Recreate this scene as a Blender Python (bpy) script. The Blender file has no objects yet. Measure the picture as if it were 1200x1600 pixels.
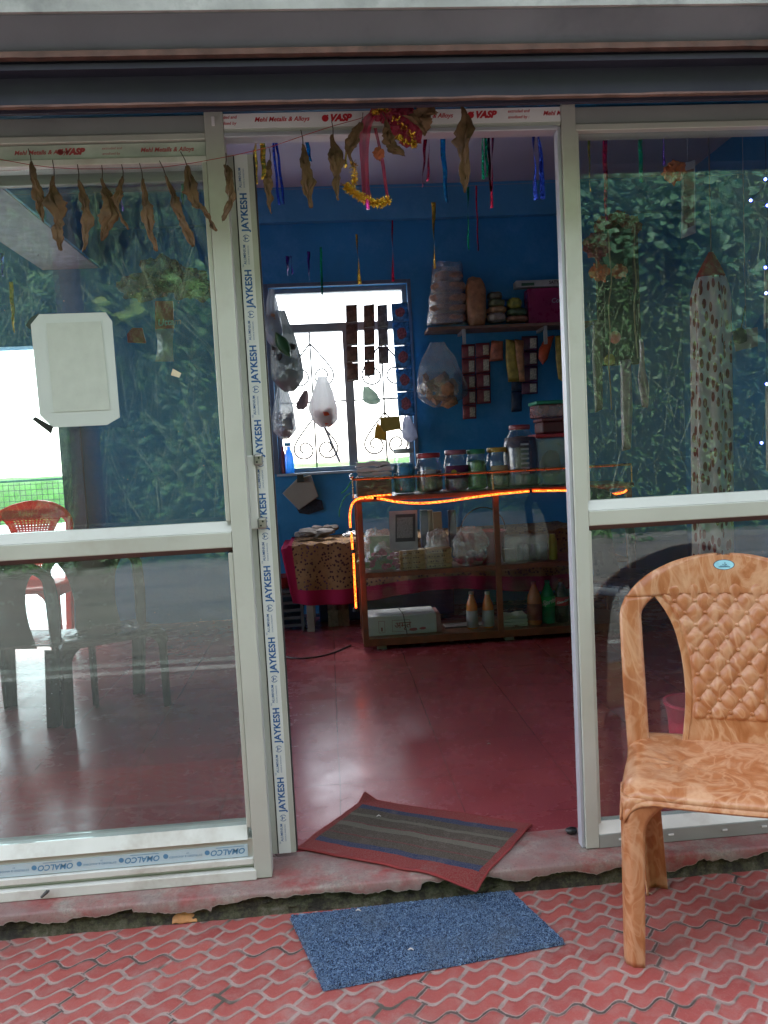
import bpy, bmesh, math, random
import numpy as np
from mathutils import Vector, Matrix, noise
random.seed(7); np.random.seed(7)
R_ = math.radians
SC = bpy.context.scene
# ------------------------------------------------------------------ camera
H = 1.30; FPX = 1210.0; YAW, PIT, ROLL = 4.0, 4.2, 3.0
def _basis():
    a, p, r = R_(YAW), R_(PIT), R_(ROLL)
    Fv = Vector((math.sin(a)*math.cos(p), math.cos(a)*math.cos(p), -math.sin(p)))
    R0 = Vector((math.cos(a), -math.sin(a), 0)); U0 = R0.cross(Fv)
    c, s = math.cos(r), math.sin(r)
    return c*R0 - s*U0, s*R0 + c*U0, Fv
CR, CU, CF = _basis()
cd = bpy.data.cameras.new('camera'); cam = bpy.data.objects.new('camera', cd); SC.collection.objects.link(cam)
cam.matrix_world = Matrix(((CR.x, CU.x, -CF.x, 0), (CR.y, CU.y, -CF.y, 0), (CR.z, CU.z, -CF.z, H), (0, 0, 0, 1)))
cd.sensor_fit = 'VERTICAL'; cd.sensor_height = 24.0; cd.lens = 24.0*FPX/1600.0
cd.clip_end = 5000; cd.clip_start = 0.02
SC.camera = cam
def ray(px, py):
    return CR*((px-600)/FPX) - CU*((py-800)/FPX) + CF
def P(px, py, Y):          # the real point at depth plane y=Y seen at photo pixel
    d = ray(px, py); t = Y/d.y
    return Vector((t*d.x, Y, H+t*d.z))
# ------------------------------------------------------------------ world, sun, exposure
SUN_EL, SUN_ROT = 56, -18
w = bpy.data.worlds.new('World'); SC.world = w; w.use_nodes = True
nt = w.node_tree; nt.nodes.clear()
sky = nt.nodes.new('ShaderNodeTexSky'); sky.sky_type = 'NISHITA'; sky.sun_disc = False
sky.sun_elevation = R_(SUN_EL); sky.sun_rotation = R_(SUN_ROT); sky.air_density = 1.0; sky.dust_density = 1.5; sky.ozone_density = 1.0
hs = nt.nodes.new('ShaderNodeHueSaturation'); hs.inputs['Saturation'].default_value = 0.35
bg = nt.nodes.new('ShaderNodeBackground'); bg.inputs['Strength'].default_value = 0.15
wo = nt.nodes.new('ShaderNodeOutputWorld')
nt.links.new(sky.outputs[0], hs.inputs['Color']); nt.links.new(hs.outputs[0], bg.inputs['Color']); nt.links.new(bg.outputs[0], wo.inputs[0])
sd = bpy.data.lights.new('sun', 'SUN'); sd.energy = 0.9; sd.angle = R_(25); sd.color = (1.0, 0.97, 0.92)
so = bpy.data.objects.new('sun', sd); SC.collection.objects.link(so)
# soft high light from beyond the shop, so its front stands in open shade
_sa, _se = R_(SUN_ROT), R_(SUN_EL)
sdir = Vector((math.sin(_sa)*math.cos(_se), math.cos(_sa)*math.cos(_se), math.sin(_se)))
so.rotation_euler = sdir.to_track_quat('Z', 'Y').to_euler(); so.location = (0, -3, 12)
SC.view_settings.view_transform = 'Standard'; SC.view_settings.look = 'None'
SC.view_settings.exposure = 3.05; SC.view_settings.gamma = 1.0
SC.cycles.max_bounces = 10; SC.cycles.transparent_max_bounces = 24
SC.cycles.caustics_reflective = False; SC.cycles.caustics_refractive = False
SC.cycles.sample_clamp_indirect = 6.0
# ------------------------------------------------------------------ materials
MATS = {}
class NB:
    def __init__(s, name):
        s.m = bpy.data.materials.new(name); s.m.use_nodes = True; s.t = s.m.node_tree; s.t.nodes.clear()
        s.out = s.n('ShaderNodeOutputMaterial')
        s.tc = s.n('ShaderNodeTexCoord')
    def n(s, ty, **kw):
        x = s.t.nodes.new(ty)
        for k, v in kw.items(): setattr(x, k, v)
        return x
    def l(s, a, b): s.t.links.new(a, b)
    def noise(s, scale, detail=4, rough=.55, vec=None, dist=0.):
        x = s.n('ShaderNodeTexNoise'); x.inputs['Scale'].default_value = scale; x.inputs['Detail'].default_value = detail
        x.inputs['Roughness'].default_value = rough; x.inputs['Distortion'].default_value = dist
        s.l(vec if vec is not None else s.tc.outputs['Object'], x.inputs['Vector']); return x.outputs['Fac']
    def ramp(s, fac, stops, interp='LINEAR'):
        x = s.n('ShaderNodeValToRGB'); e = x.color_ramp.elements; x.color_ramp.interpolation = interp
        while len(e) < len(stops): e.new(0.5)
        for k, (p, c) in enumerate(stops):
            e[k].position = p; e[k].color = (*c, 1) if len(c) == 3 else c
        s.l(fac, x.inputs['Fac']); return x.outputs['Color']
    def mix(s, fac, a, b, mode='MIX'):
        x = s.n('ShaderNodeMix', data_type='RGBA', blend_type=mode)
        for v, i in ((fac, 0), (a, 6), (b, 7)):
            if hasattr(v, 'links') or hasattr(v, 'is_linked'): s.l(v, x.inputs[i])
            elif isinstance(v, (int, float)): x.inputs[i].default_value = v
            else: x.inputs[i].default_value = (*v, 1)
        return x.outputs[2]
    def math(s, op, a, b=None, c=None):
        x = s.n('ShaderNodeMath', operation=op)
        for i, v in enumerate((a, b, c)):
            if v is None: continue
            if isinstance(v, (int, float)): x.inputs[i].default_value = v
            else: s.l(v, x.inputs[i])
        return x.outputs[0]
    def sep(s):
        x = s.n('ShaderNodeSeparateXYZ'); s.l(s.tc.outputs['Object'], x.inputs[0]); return x.outputs
    def bump(s, h, strength=.3, dist=.01):
        x = s.n('ShaderNodeBump'); x.inputs['Strength'].default_value = strength; x.inputs['Distance'].default_value = dist
        s.l(h, x.inputs['Height']); return x.outputs[0]
    def bsdf(s, col, rough=.5, metal=0., normal=None, spec=.5, **kw):
        x = s.n('ShaderNodeBsdfPrincipled')
        for v, k in ((col, 'Base Color'), (rough, 'Roughness'), (metal, 'Metallic')):
            if isinstance(v, (int, float)): x.inputs[k].default_value = v
            elif isinstance(v, tuple): x.inputs[k].default_value = (*v, 1)
            else: s.l(v, x.inputs[k])
        x.inputs['Specular IOR Level'].default_value = spec
        if normal is not None: s.l(normal, x.inputs['Normal'])
        for k, v in kw.items(): x.inputs[k.replace('_', ' ')].default_value = v
        return x.outputs[0]
    def done(s, sh): s.l(sh, s.out.inputs['Surface']); return s.m
def mat(name, c, rough=.5, metal=0., var=.2, scale=12., bump=.15, bscale=60., dirt=None, spec=.5, **kw):
    """painted / plastic / cloth surface with mottled colour and fine relief"""
    if name in MATS: return MATS[name]
    b = NB(name); f = b.noise(scale, 5)
    lo = tuple(max(0, v*(1-var)) for v in c); hi = tuple(min(1, v*(1+var)) for v in c)
    col = b.ramp(f, [(.3, lo), (.7, hi)])
    if dirt:
        g = b.noise(scale*.4, 6, .7); col = b.mix(b.ramp(g, [(.52, (0, 0, 0)), (.72, (1, 1, 1))]), col, dirt)
    nrm = b.bump(b.noise(bscale, 3), bump, .004) if bump else None
    rr = b.ramp(b.noise(scale*2, 3), [(.3, (rough*.8,)*3), (.7, (min(1, rough*1.2),)*3)])
    m = b.done(b.bsdf(col, rr, metal, nrm, spec, **kw)); MATS[name] = m; return m
def emit(name, c, st):
    if name in MATS: return MATS[name]
    b = NB(name); x = b.n('ShaderNodeEmission'); x.inputs[0].default_value = (*c, 1); x.inputs[1].default_value = st
    m = b.done(x.outputs[0]); MATS[name] = m; return m
def film(name, c, opac=.25, gloss=.15, rough=.1, tr=.3, bscale=40, bstr=.6):
    """thin clear film / plastic: mostly see-through, crinkled highlights"""
    if name in MATS: return MATS[name]
    b = NB(name)
    nrm = b.bump(b.noise(bscale, 4, .6, dist=1.5), bstr, .01)
    t = b.n('ShaderNodeBsdfTransparent'); t.inputs[0].default_value = (.93, .94, .94, 1)
    d = b.n('ShaderNodeBsdfDiffuse'); d.inputs[0].default_value = (*c, 1); b.l(nrm, d.inputs['Normal'])
    tl = b.n('ShaderNodeBsdfTranslucent'); tl.inputs[0].default_value = (*c, 1)
    dm = b.n('ShaderNodeMixShader'); dm.inputs[0].default_value = tr; b.l(d.outputs[0], dm.inputs[1]); b.l(tl.outputs[0], dm.inputs[2])
    g = b.n('ShaderNodeBsdfGlossy'); g.inputs['Roughness'].default_value = rough; b.l(nrm, g.inputs['Normal'])
    m1 = b.n('ShaderNodeMixShader'); fac = b.ramp(b.noise(bscale*.3, 5, .6), [(.3, (opac*(.5 if opac < .7 else .9),)*3), (.7, (min(1, opac*(1.5 if opac < .7 else 1.1)),)*3)])
    b.l(fac, m1.inputs[0]); b.l(t.outputs[0], m1.inputs[1]); b.l(dm.outputs[0], m1.inputs[2])
    m2 = b.n('ShaderNodeMixShader'); m2.inputs[0].default_value = gloss
    b.l(m1.outputs[0], m2.inputs[1]); b.l(g.outputs[0], m2.inputs[2])
    m = b.done(m2.outputs[0]); MATS[name] = m; return m
def glass_mat(name, tint=(.9, .95, .94), f0=.06, dust=.03):
    if name in MATS: return MATS[name]
    b = NB(name)
    lw = b.n('ShaderNodeLayerWeight'); lw.inputs[0].default_value = .5
    fr = b.math('ADD', b.math('MULTIPLY', b.math('POWER', lw.outputs['Facing'], 4.0), .9), f0)
    t = b.n('ShaderNodeBsdfTransparent'); t.inputs[0].default_value = (*tint, 1)
    g = b.n('ShaderNodeBsdfGlossy'); g.inputs['Roughness'].default_value = 0.0
    g.inputs['Color'].default_value = (.95, 1, .98, 1)
    d = b.n('ShaderNodeBsdfDiffuse'); d.inputs[0].default_value = (.55, .55, .52, 1)
    v = b.n('ShaderNodeTexVoronoi'); v.inputs['Scale'].default_value = 38; b.l(b.tc.outputs['Object'], v.inputs['Vector'])
    spk = b.math('LESS_THAN', v.outputs['Distance'], .06)
    sp2 = b.math('GREATER_THAN', b.noise(9, 2), .6)
    df = b.math('ADD', b.math('MULTIPLY', b.math('MULTIPLY', spk, sp2), .5), b.math('MULTIPLY', b.noise(3, 6, .7), dust))
    m1 = b.n('ShaderNodeMixShader'); b.l(fr, m1.inputs[0]); b.l(t.outputs[0], m1.inputs[1]); b.l(g.outputs[0], m1.inputs[2])
    m2 = b.n('ShaderNodeMixShader'); b.l(df, m2.inputs[0]); b.l(m1.outputs[0], m2.inputs[1]); b.l(d.outputs[0], m2.inputs[2])
    m = b.done(m2.outputs[0]); MATS[name] = m; return m
# ------------------------------------------------------------------ mesh builder
class MB:
    def __init__(s): s.v = []; s.f = []
    def add(s, vs, fs):
        o = len(s.v); s.v += [Vector(p) for p in vs]; s.f += [tuple(i+o for i in f) for f in fs]; return s
    def box(s, x0, x1, y0, y1, z0, z1):
        return s.add([(x0, y0, z0), (x1, y0, z0), (x1, y1, z0), (x0, y1, z0), (x0, y0, z1), (x1, y0, z1), (x1, y1, z1), (x0, y1, z1)],
                     [(0, 3, 2, 1), (4, 5, 6, 7), (0, 1, 5, 4), (1, 2, 6, 5), (2, 3, 7, 6), (3, 0, 4, 7)])
    def prism(s, pts, n, d):      # polygon pts (3D, planar) extruded by vector n*d
        n = Vector(n)*d; k = len(pts); a = [Vector(p) for p in pts]
        return s.add(a+[p+n for p in a], [tuple(range(k))[::-1], tuple(range(k, 2*k))]+[(i, (i+1) % k, (i+1) % k+k, i+k) for i in range(k)])
    def tube(s, pts, r, n=8, cap=True):
        pts = [Vector(p) for p in pts]; rs = r if isinstance(r, (list, tuple)) else [r]*len(pts)
        base = len(s.v); up = None
        for i, p in enumerate(pts):
            t = (pts[min(i+1, len(pts)-1)]-pts[max(i-1, 0)]).normalized()
            if up is None:
                up = Vector((0, 0, 1)) if abs(t.z) < .9 else Vector((1, 0, 0))
            x = t.cross(up)
            if x.length < 1e-5: x = t.orthogonal()
            x.normalize(); y = x.cross(t).normalized(); up = y
            for k in range(n):
                a = 2*math.pi*k/n; s.v.append(p+(x*math.cos(a)+y*math.sin(a))*rs[i])
        for i in range(len(pts)-1):
            for k in range(n):
                a = base+i*n+k; b = base+i*n+(k+1) % n; s.f.append((a, b, b+n, a+n))
        if cap:
            s.f.append(tuple(base+k for k in range(n))[::-1]); s.f.append(tuple(base+(len(pts)-1)*n+k for k in range(n)))
        return s
    def lathe(s, prof, c, n=24, sx=1., sy=1.):    # prof [(r,z)]
        base = len(s.v)
        for r, z in prof:
            for k in range(n):
                a = 2*math.pi*k/n; s.v.append(Vector((c[0]+r*sx*math.cos(a), c[1]+r*sy*math.sin(a), c[2]+z)))
        for i in range(len(prof)-1):
            for k in range(n):
                a = base+i*n+k; b = base+i*n+(k+1) % n; s.f.append((a, b, b+n, a+n))
        s.f.append(tuple(base+k for k in range(n))[::-1]); s.f.append(tuple(base+(len(prof)-1)*n+k for k in range(n)))
        return s
    def grid(s, nu, nv, fn, keep=None):
        base = len(s.v)
        for j in range(nv+1):
            for i in range(nu+1): s.v.append(Vector(fn(i/nu, j/nv)))
        for j in range(nv):
            for i in range(nu):
                if keep and not keep((i+.5)/nu, (j+.5)/nv, i, j): continue
                a = base+j*(nu+1)+i; s.f.append((a, a+1, a+nu+2, a+nu+1))
        return s
    def blob(s, c, r, n=2, amp=.15, fr=4., sx=1, sy=1, sz=1, seed=0):
        bm = bmesh.new(); bmesh.ops.create_icosphere(bm, subdivisions=n, radius=1); base = len(s.v)
        for v in bm.verts:
            d = 1+amp*noise.noise(v.co*fr/2+Vector((seed*3.1, seed, 0)))*2
            s.v.append(Vector(c)+Vector((v.co.x*sx, v.co.y*sy, v.co.z*sz))*r*d)
        s.f += [tuple(v.index+base for v in f.verts) for f in bm.faces]; bm.free(); return s
WL = {}
def wloc(o): return WL.get(o.name, Vector((0, 0, 0)))
def tagp(o, label=None, cat=None, group=None, kind=None):
    if label: o['label'] = label
    if cat: o['category'] = cat
    if group: o['group'] = group
    if kind: o['kind'] = kind
    return o
def mk(name, mb, m, parent=None, smooth=False, solid=0., bevel=0., sub=0, label=None, cat=None, group=None, kind=None, keep0=False, merge=False):
    vs = mb.v
    lo = Vector((min(v.x for v in vs), min(v.y for v in vs), min(v.z for v in vs)))
    hi = Vector((max(v.x for v in vs), max(v.y for v in vs), max(v.z for v in vs)))
    c = Vector((0, 0, 0)) if keep0 else Vector(((lo.x+hi.x)/2, (lo.y+hi.y)/2, lo.z))
    me = bpy.data.meshes.new(name); me.from_pydata([v-c for v in vs], [], mb.f); me.update()
    if merge:
        bm = bmesh.new(); bm.from_mesh(me); bmesh.ops.remove_doubles(bm, verts=bm.verts, dist=merge); bm.to_mesh(me); bm.free()
    o = bpy.data.objects.new(name, me); SC.collection.objects.link(o)
    me.materials.append(m)
    if smooth:
        me.polygons.foreach_set('use_smooth', [True]*len(me.polygons))
        me.set_sharp_from_angle(angle=R_(45))
    if bevel:
        b = o.modifiers.new('bevel', 'BEVEL'); b.width = bevel; b.segments = 2; b.limit_method = 'ANGLE'
    if solid:
        b = o.modifiers.new('solid', 'SOLIDIFY'); b.thickness = solid; b.offset = 0
    if sub:
        b = o.modifiers.new('sub', 'SUBSURF'); b.levels = sub; b.render_levels = sub
    if parent is not None: o.parent = parent; o.location = c-wloc(parent)
    else: o.location = c
    WL[o.name] = c
    return tagp(o, label, cat, group, kind)
def empty(name, loc, label, cat, group=None, kind=None):
    o = bpy.data.objects.new(name, None); SC.collection.objects.link(o); o.location = loc; WL[o.name] = Vector(loc)
    o.empty_display_size = .1
    return tagp(o, label, cat, group, kind)
def bx(name, dims, m, parent=None, bevel=0.002, **kw):
    return mk(name, MB().box(*dims), m, parent, bevel=bevel, **kw)
def text(name, body, size, org, xd, up, m, parent, shear=0., off=0., space=1., align='LEFT', label=None):
    cu = bpy.data.curves.new(name, 'FONT'); cu.body = body; cu.size = size; cu.shear = shear; cu.offset = off
    cu.space_character = space; cu.align_x = align; cu.align_y = 'CENTER'; cu.resolution_u = 3
    t = bpy.data.objects.new(name, cu); SC.collection.objects.link(t)
    dg = bpy.context.evaluated_depsgraph_get(); me = bpy.data.meshes.new_from_object(t.evaluated_get(dg))
    bpy.data.objects.remove(t); bpy.data.curves.remove(cu)
    xd = Vector(xd).normalized(); up = Vector(up).normalized()
    mb = MB(); mb.add([Vector(org)+xd*v.co.x+up*v.co.y for v in me.vertices], [tuple(p.vertices) for p in me.polygons])
    bpy.data.meshes.remove(me)
    return mb
# common materials
ALU = mat('aluminium_anodised', (.53, .545, .485), .42, .2, .08, 3, .05, 200, dirt=(.40, .37, .31))
ALU_S = mat('aluminium_silver', (.48, .50, .55), .35, .25, .06, 4, .05, 200)
ALU_W = mat('aluminium_white_film', (.74, .74, .69), .4, .1, .08, 5, .05, 90, dirt=(.45, .40, .34))
RUB = mat('rubber_gasket', (.03, .03, .03), .6)
GLS = glass_mat('window_glass', dust=.016)
GLC = glass_mat('cabinet_glass', (.95, .97, .97), .03, .01)
TAPE = mat('tape_white_film', (.78, .80, .78), .35, 0, .05, 8, .2, 60)
TAPEB = mat('tape_pale_blue_film', (.50, .62, .68), .35, 0, .06, 8, .25, 60, dirt=(.55, .55, .52))
RED_INK = mat('red_ink', (.50, .02, .03), .5, 0, .05, 8, 0)
BLUE_INK = mat('blue_ink', (.02, .12, .35), .5, 0, .05, 8, 0)
BLUE_INK2 = mat('faded_blue_ink', (.10, .25, .42), .5, 0, .1, 8, 0)
WOODR = mat('red_brown_wood', (.16, .045, .02), .4, 0, .35, 14, .2, 80)
BLACK = mat('black_plastic', (.015, .015, .015), .4)
WHITEP = mat('white_plastic', (.75, .75, .74), .4, 0, .05)
THREAD = mat('red_thread', (.35, .03, .03), .8)
# ------------------------------------------------------------------ setting: ground, road, hill
def paver_mat():
    b = NB('red_wave_pavers'); x, y, z = b.sep()
    ca, sa = math.cos(R_(-3)), math.sin(R_(-3))
    X = b.math('ADD', b.math('MULTIPLY', x, ca), b.math('MULTIPLY', y, sa))
    Yv = b.math('SUBTRACT', b.math('MULTIPLY', y, ca), b.math('MULTIPLY', x, sa))
    wob = b.math('MULTIPLY', b.math('SUBTRACT', b.noise(9, 2), .5), .012)
    X = b.math('ADD', X, wob); Yv = b.math('ADD', Yv, wob)
    Pp, Rr, A = .0985, .0565, .0158
    u = b.math('DIVIDE', X, Pp); row0 = b.math('DIVIDE', Yv, Rr)
    ush = b.math('SUBTRACT', u, b.math('MULTIPLY', row0, .10))
    th = b.math('MULTIPLY', ush, 2*math.pi)
    wv = b.math('ADD', b.math('SINE', th), b.math('MULTIPLY', b.math('SINE', b.math('MULTIPLY', th, 2)), .08))
    wq = b.math('SUBTRACT', row0, b.math('MULTIPLY', wv, A/Rr))
    fr = b.math('FRACT', wq)
    d1 = b.math('MULTIPLY', b.math('MINIMUM', fr, b.math('SUBTRACT', 1.0, fr)), Rr*.76)
    fu = b.math('FRACT', b.math('SUBTRACT', b.math('SUBTRACT', ush, b.math('MULTIPLY', fr, .22)), .36-.5))
    d2 = b.math('MULTIPLY', b.math('MINIMUM', b.math('ABSOLUTE', b.math('SUBTRACT', fu, .5)), 1.0), Pp)
    d = b.math('MINIMUM', d1, d2)
    d = b.math('ADD', d, b.math('MULTIPLY', b.math('SUBTRACT', b.noise(60, 4), .5), .0055))
    mr = b.n('ShaderNodeMapRange', interpolation_type='SMOOTHSTEP'); b.l(d, mr.inputs[0]); mr.inputs[1].default_value = .0027; mr.inputs[2].default_value = .0060
    m = mr.outputs[0]      # 1 on the paver, 0 on the joint
    cell = b.n('ShaderNodeCombineXYZ'); b.l(b.math('FLOOR', wq), cell.inputs[0]); b.l(b.math('FLOOR', b.math('SUBTRACT', b.math('SUBTRACT', ush, b.math('MULTIPLY', fr, .22)), .36)), cell.inputs[1])
    wn = b.n('ShaderNodeTexWhiteNoise', noise_dimensions='3D'); b.l(cell.outputs[0], wn.inputs['Vector'])
    red = b.ramp(wn.outputs['Value'], [(0, (.30, .062, .055)), (1, (.40, .095, .080))])
    wear = b.ramp(b.noise(14, 6, .7), [(.46, (0, 0, 0)), (.70, (1, 1, 1))])
    red = b.mix(b.math('MULTIPLY', wear, .8), red, (.35, .19, .17))
    red = b.mix(b.math('MULTIPLY', b.ramp(b.noise(160, 3), [(.55, (0,)*3), (.75, (1,)*3)]), .35), red, (.42, .22, .19))
    red = b.mix(b.ramp(b.noise(3.2, 4), [(.42, (0,)*3), (.62, (.5,)*3)]), red, (.36, .075, .062))
    grey = b.ramp(b.noise(30, 5, .7), [(.3, (.24, .165, .145)), (.7, (.43, .31, .275))])
    grey = b.mix(b.ramp(b.noise(4.5, 3), [(.60, (0,)*3), (.66, (1,)*3)]), grey, (.09, .075, .06))
    # joints between the cast tiles, about every third cell, run darker and deeper
    tu = b.math('ABSOLUTE', b.math('SUBTRACT', b.math('FRACT', b.math('DIVIDE', b.math('SUBTRACT', b.math('SUBTRACT', ush, b.math('MULTIPLY', fr, .22)), .36), 3.0)), .5))
    tv = b.math('ABSOLUTE', b.math('SUBTRACT', b.math('FRACT', b.math('DIVIDE', wq, 5.0)), .5))
    tj = b.math('MAXIMUM', b.math('GREATER_THAN', tu, .475), b.math('GREATER_THAN', tv, .478))
    tj = b.math('MULTIPLY', tj, b.ramp(b.noise(3.3, 3), [(.44, (0,)*3), (.54, (1,)*3)]))
    thin = b.n('ShaderNodeMapRange'); b.l(d, thin.inputs[0]); thin.inputs[1].default_value = .0035; thin.inputs[2].default_value = .0018
    tj = b.math('MULTIPLY', tj, thin.outputs[0])
    grey = b.mix(b.math('MULTIPLY', tj, .85), grey, (.045, .035, .03))
    col = b.mix(m, grey, red)
    grit = b.math('LESS_THAN', b.noise(320, 2, .6), .335); col = b.mix(b.math('MULTIPLY', grit, .7), col, (.10, .06, .05))
    rim = b.n('ShaderNodeMapRange', interpolation_type='SMOOTHSTEP'); b.l(d, rim.inputs[0]); rim.inputs[1].default_value = .011; rim.inputs[2].default_value = .005
    h = b.math('ADD', b.math('MULTIPLY', m, .5), b.math('MULTIPLY', b.noise(120, 4), .3)); h = b.math('SUBTRACT', h, b.math('MULTIPLY', rim.outputs[0], .35)); h = b.math('SUBTRACT', h, tj)
    col = b.mix(b.ramp(b.noise(1.7, 6, .7), [(.55, (0,)*3), (.8, (.5,)*3)]), col, (.22, .13, .11))
    return b.done(b.bsdf(col, b.ramp(b.noise(20, 4), [(.3, (.45,)*3), (.7, (.7,)*3)]), 0, b.bump(h, .6, .005)))
PAV = paver_mat()
mk('pavement', MB().box(-9, 9, 1.12, 2.6, -.3, 0.0), PAV, kind='structure', keep0=True)
def asphalt():
    b = NB('asphalt'); n1 = b.noise(70, 5, .8); mpp = b.n('ShaderNodeMapping'); mpp.inputs['Scale'].default_value = (.35, 2.4, 1); b.l(b.tc.outputs['Object'], mpp.inputs[0]); n2 = b.ramp(b.noise(1.6, 7, .7, mpp.outputs[0]), [(.38, (0,)*3), (.62, (1,)*3)])
    col = b.mix(n2, b.ramp(n1, [(.3, (.07, .066, .064)), (.7, (.13, .122, .118))]), b.ramp(n1, [(.3, (.14, .115, .10)), (.7, (.24, .205, .185))]))
    return b.done(b.bsdf(col, .6, 0, b.bump(n1, .6, .006)))
ASP = asphalt()
mk('road', MB().add([(-40, -5.3, .0), (40, -5.3, .0), (40, 1.12, -.02), (-40, 1.12, -.02)], [(0, 1, 2, 3)]), ASP, kind='structure')
WP = mat('worn_white_road_paint', (.45, .44, .40), .7, 0, .3, 20, .3, 100, dirt=(.15, .14, .13))
mk('road_edge_line', MB().add([(-40, -1.7, -.012), (40, .62, -.012), (40, .72, -.012), (-40, -1.6, -.012)], [(0, 1, 2, 3)]), WP, kind='structure')
def soil():
    b = NB('hill_soil'); n = b.noise(2.2, 7, .7)
    return b.done(b.bsdf(b.ramp(n, [(.3, (.02, .035, .012)), (.55, (.035, .06, .02)), (.75, (.06, .05, .03))]), .9, 0, b.bump(b.noise(9, 6, .8), 1., .1)))
def hill_y(x, z):
    return -5.75 - z*.42 - .35*noise.noise(Vector((x*.5, z*.6, 3))) - .18*noise.noise(Vector((x*1.6, z*1.7, 8)))
mb = MB(); mb.grid(90, 40, lambda u, v: (-22+44*u, hill_y(-22+44*u, 14*v), 14*v + (.0)))
mk('hillside', mb, soil(), kind='structure', smooth=True, keep0=True)
mk('ground', MB().add([(-900, -5.29, -.35), (900, -5.29, -.35), (900, 9.2, -.35), (-900, 9.2, -.35)], [(0, 1, 2, 3)]), mat('bare_earth', (.12, .09, .06), .9), kind='structure')
mk('roadside_drain', MB().box(-30, 30, -5.75, -5.28, -.3, .06), mat('old_concrete', (.17, .16, .14), .8, 0, .3, 6, .5, 30, dirt=(.05, .06, .03)), kind='structure')
def leafm(name, lo, mid, hi, sc=1.3):
    b = NB(name); n = b.noise(sc, 4, .6); n2 = b.noise(11, 3)
    c1 = b.ramp(n, [(.3, lo), (.5, mid), (.72, hi)]); c = b.mix(b.ramp(n2, [(.35, (0,)*3), (.65, (1,)*3)]), c1, hi)
    d = b.bsdf(c, .45, 0, None, .5); t = b.n('ShaderNodeBsdfTranslucent'); b.l(c, t.inputs[0])
    m = b.n('ShaderNodeMixShader'); m.inputs[0].default_value = .25; b.l(d, m.inputs[1]); b.l(t.outputs[0], m.inputs[2])
    return b.done(m.outputs[0])
LEAF1 = leafm('bank_foliage', (.008, .025, .008), (.028, .08, .025), (.11, .22, .07), 1.6)
LEAF2 = leafm('broad_leaves', (.025, .08, .04), (.055, .145, .07), (.11, .24, .12))
def leaves(n, gen, size, ratio=.45, droop=.5, fold=.15, seed=1):
    rs = np.random.RandomState(seed); V = []; Fc = []
    for i in range(n):
        p, nrm = gen(rs); s = size[0]+(size[1]-size[0])*rs.rand()**2
        d = Vector((rs.randn(), rs.randn()*.6+nrm[1]*.8, rs.randn()*.6-droop)); d.normalize()
        sidev = d.cross(Vector((rs.randn()*.4, 1, rs.randn()*.5+.6))); sidev.normalize(); up = sidev.cross(d)
        o = len(V); p = Vector(p); w_ = s*ratio*.5
        V += [p, p+d*s*.35+sidev*w_+up*fold*w_, p+d*s, p+d*s*.35-sidev*w_+up*fold*w_, p+d*s*.7+sidev*w_*.7, p+d*s*.7-sidev*w_*.7]
        Fc += [(o, o+1, o+4, o+2), (o, o+2, o+5, o+3)]
    m = MB(); m.v = V; m.f = Fc; return m
def gen_hill(rs):
    z = 10*rs.rand()**1.1; x = -9+19*rs.rand(); k = noise.noise(Vector((x*.9, z*.9, 0)))
    out = .1+.5*max(0, k)+.25*rs.rand()
    return (x, hill_y(x, z)+out, z), (0, 1, 0)
mk('bank_undergrowth', leaves(42000, gen_hill, (.03, .17), .33, .8), LEAF1, kind='stuff', keep0=True)
def gen_straw(rs):
    x = -9+19*rs.rand(); z = 1.+8*rs.rand(); return (x, hill_y(x, z)+.25+.3*rs.rand(), z), (0, .2, 0)
mk('hanging_grass', leaves(6000, gen_straw, (.3, 1.2), .014, 2.4, seed=5), leafm('dry_grass', (.06, .10, .04), (.10, .15, .06), (.20, .24, .12)), kind='stuff', keep0=True)
# leafy shrub boughs that reach out over the drain (seen mirrored in the right-hand panes)
def bush(x, z, r, n, lab, seed, ls=(.12, .24), mt=None):
    y = hill_y(x, z)+.7
    root = empty('shrub', (x, hill_y(x, z)+.05, z-r), lab, 'shrub', 'shrubs on the bank across the road')
    s = MB(); rs = np.random.RandomState(seed)
    twigs = []
    for k in range(7):
        a = Vector((x, hill_y(x, z)-.1, z-r*.6)); e = Vector((x+rs.randn()*r*.6, y+.2+.4*rs.rand(), z+rs.randn()*r*.5))
        m_ = (a+e)/2+Vector((0, .1, .15)); s.tube([a, m_, e], [.03, .02, .008], 5); twigs += [m_, e, (m_+e)/2]
    mk('stem', s, mat('bark', (.035, .026, .02), .9, 0, .4, 20, .5, 30), root)
    def g(rs2):
        c = twigs[rs2.randint(len(twigs))]; return (c.x+rs2.randn()*r*.32, c.y+rs2.randn()*.22, c.z+rs2.randn()*r*.32), (0, 1, 0)
    mk('foliage', leaves(n, g, ls, .62, .3, seed=seed+50), mt or LEAF2, root)
bush(4.1, 5.4, 1.1, 900, 'broad leaved shrub high on the bank, rightmost, mirrored in the right pane', 1)
bush(5.6, 4.9, 1.0, 800, 'pale green broad leaved shrub at the far right of the bank', 2)
bush(2.9, 4.6, .9, 500, 'small broad leaved shrub on the bank just right of the doorway mirror', 3)
bush(6.4, 3.1, .8, 220, 'low leafy shrub near the right end of the bank', 4)
bush(-.9, 3.3, .8, 240, 'leafy shrub on the bank opposite the left pane', 5, (.15, .3), LEAF1)
bush(-2.75, 3.2, .22, 16, 'shrub with long yellow green leaves opposite the paper notice', 6, (.25, .42), leafm('yellow_green_leaves', (.08, .15, .03), (.14, .22, .04), (.22, .28, .07)))
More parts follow.
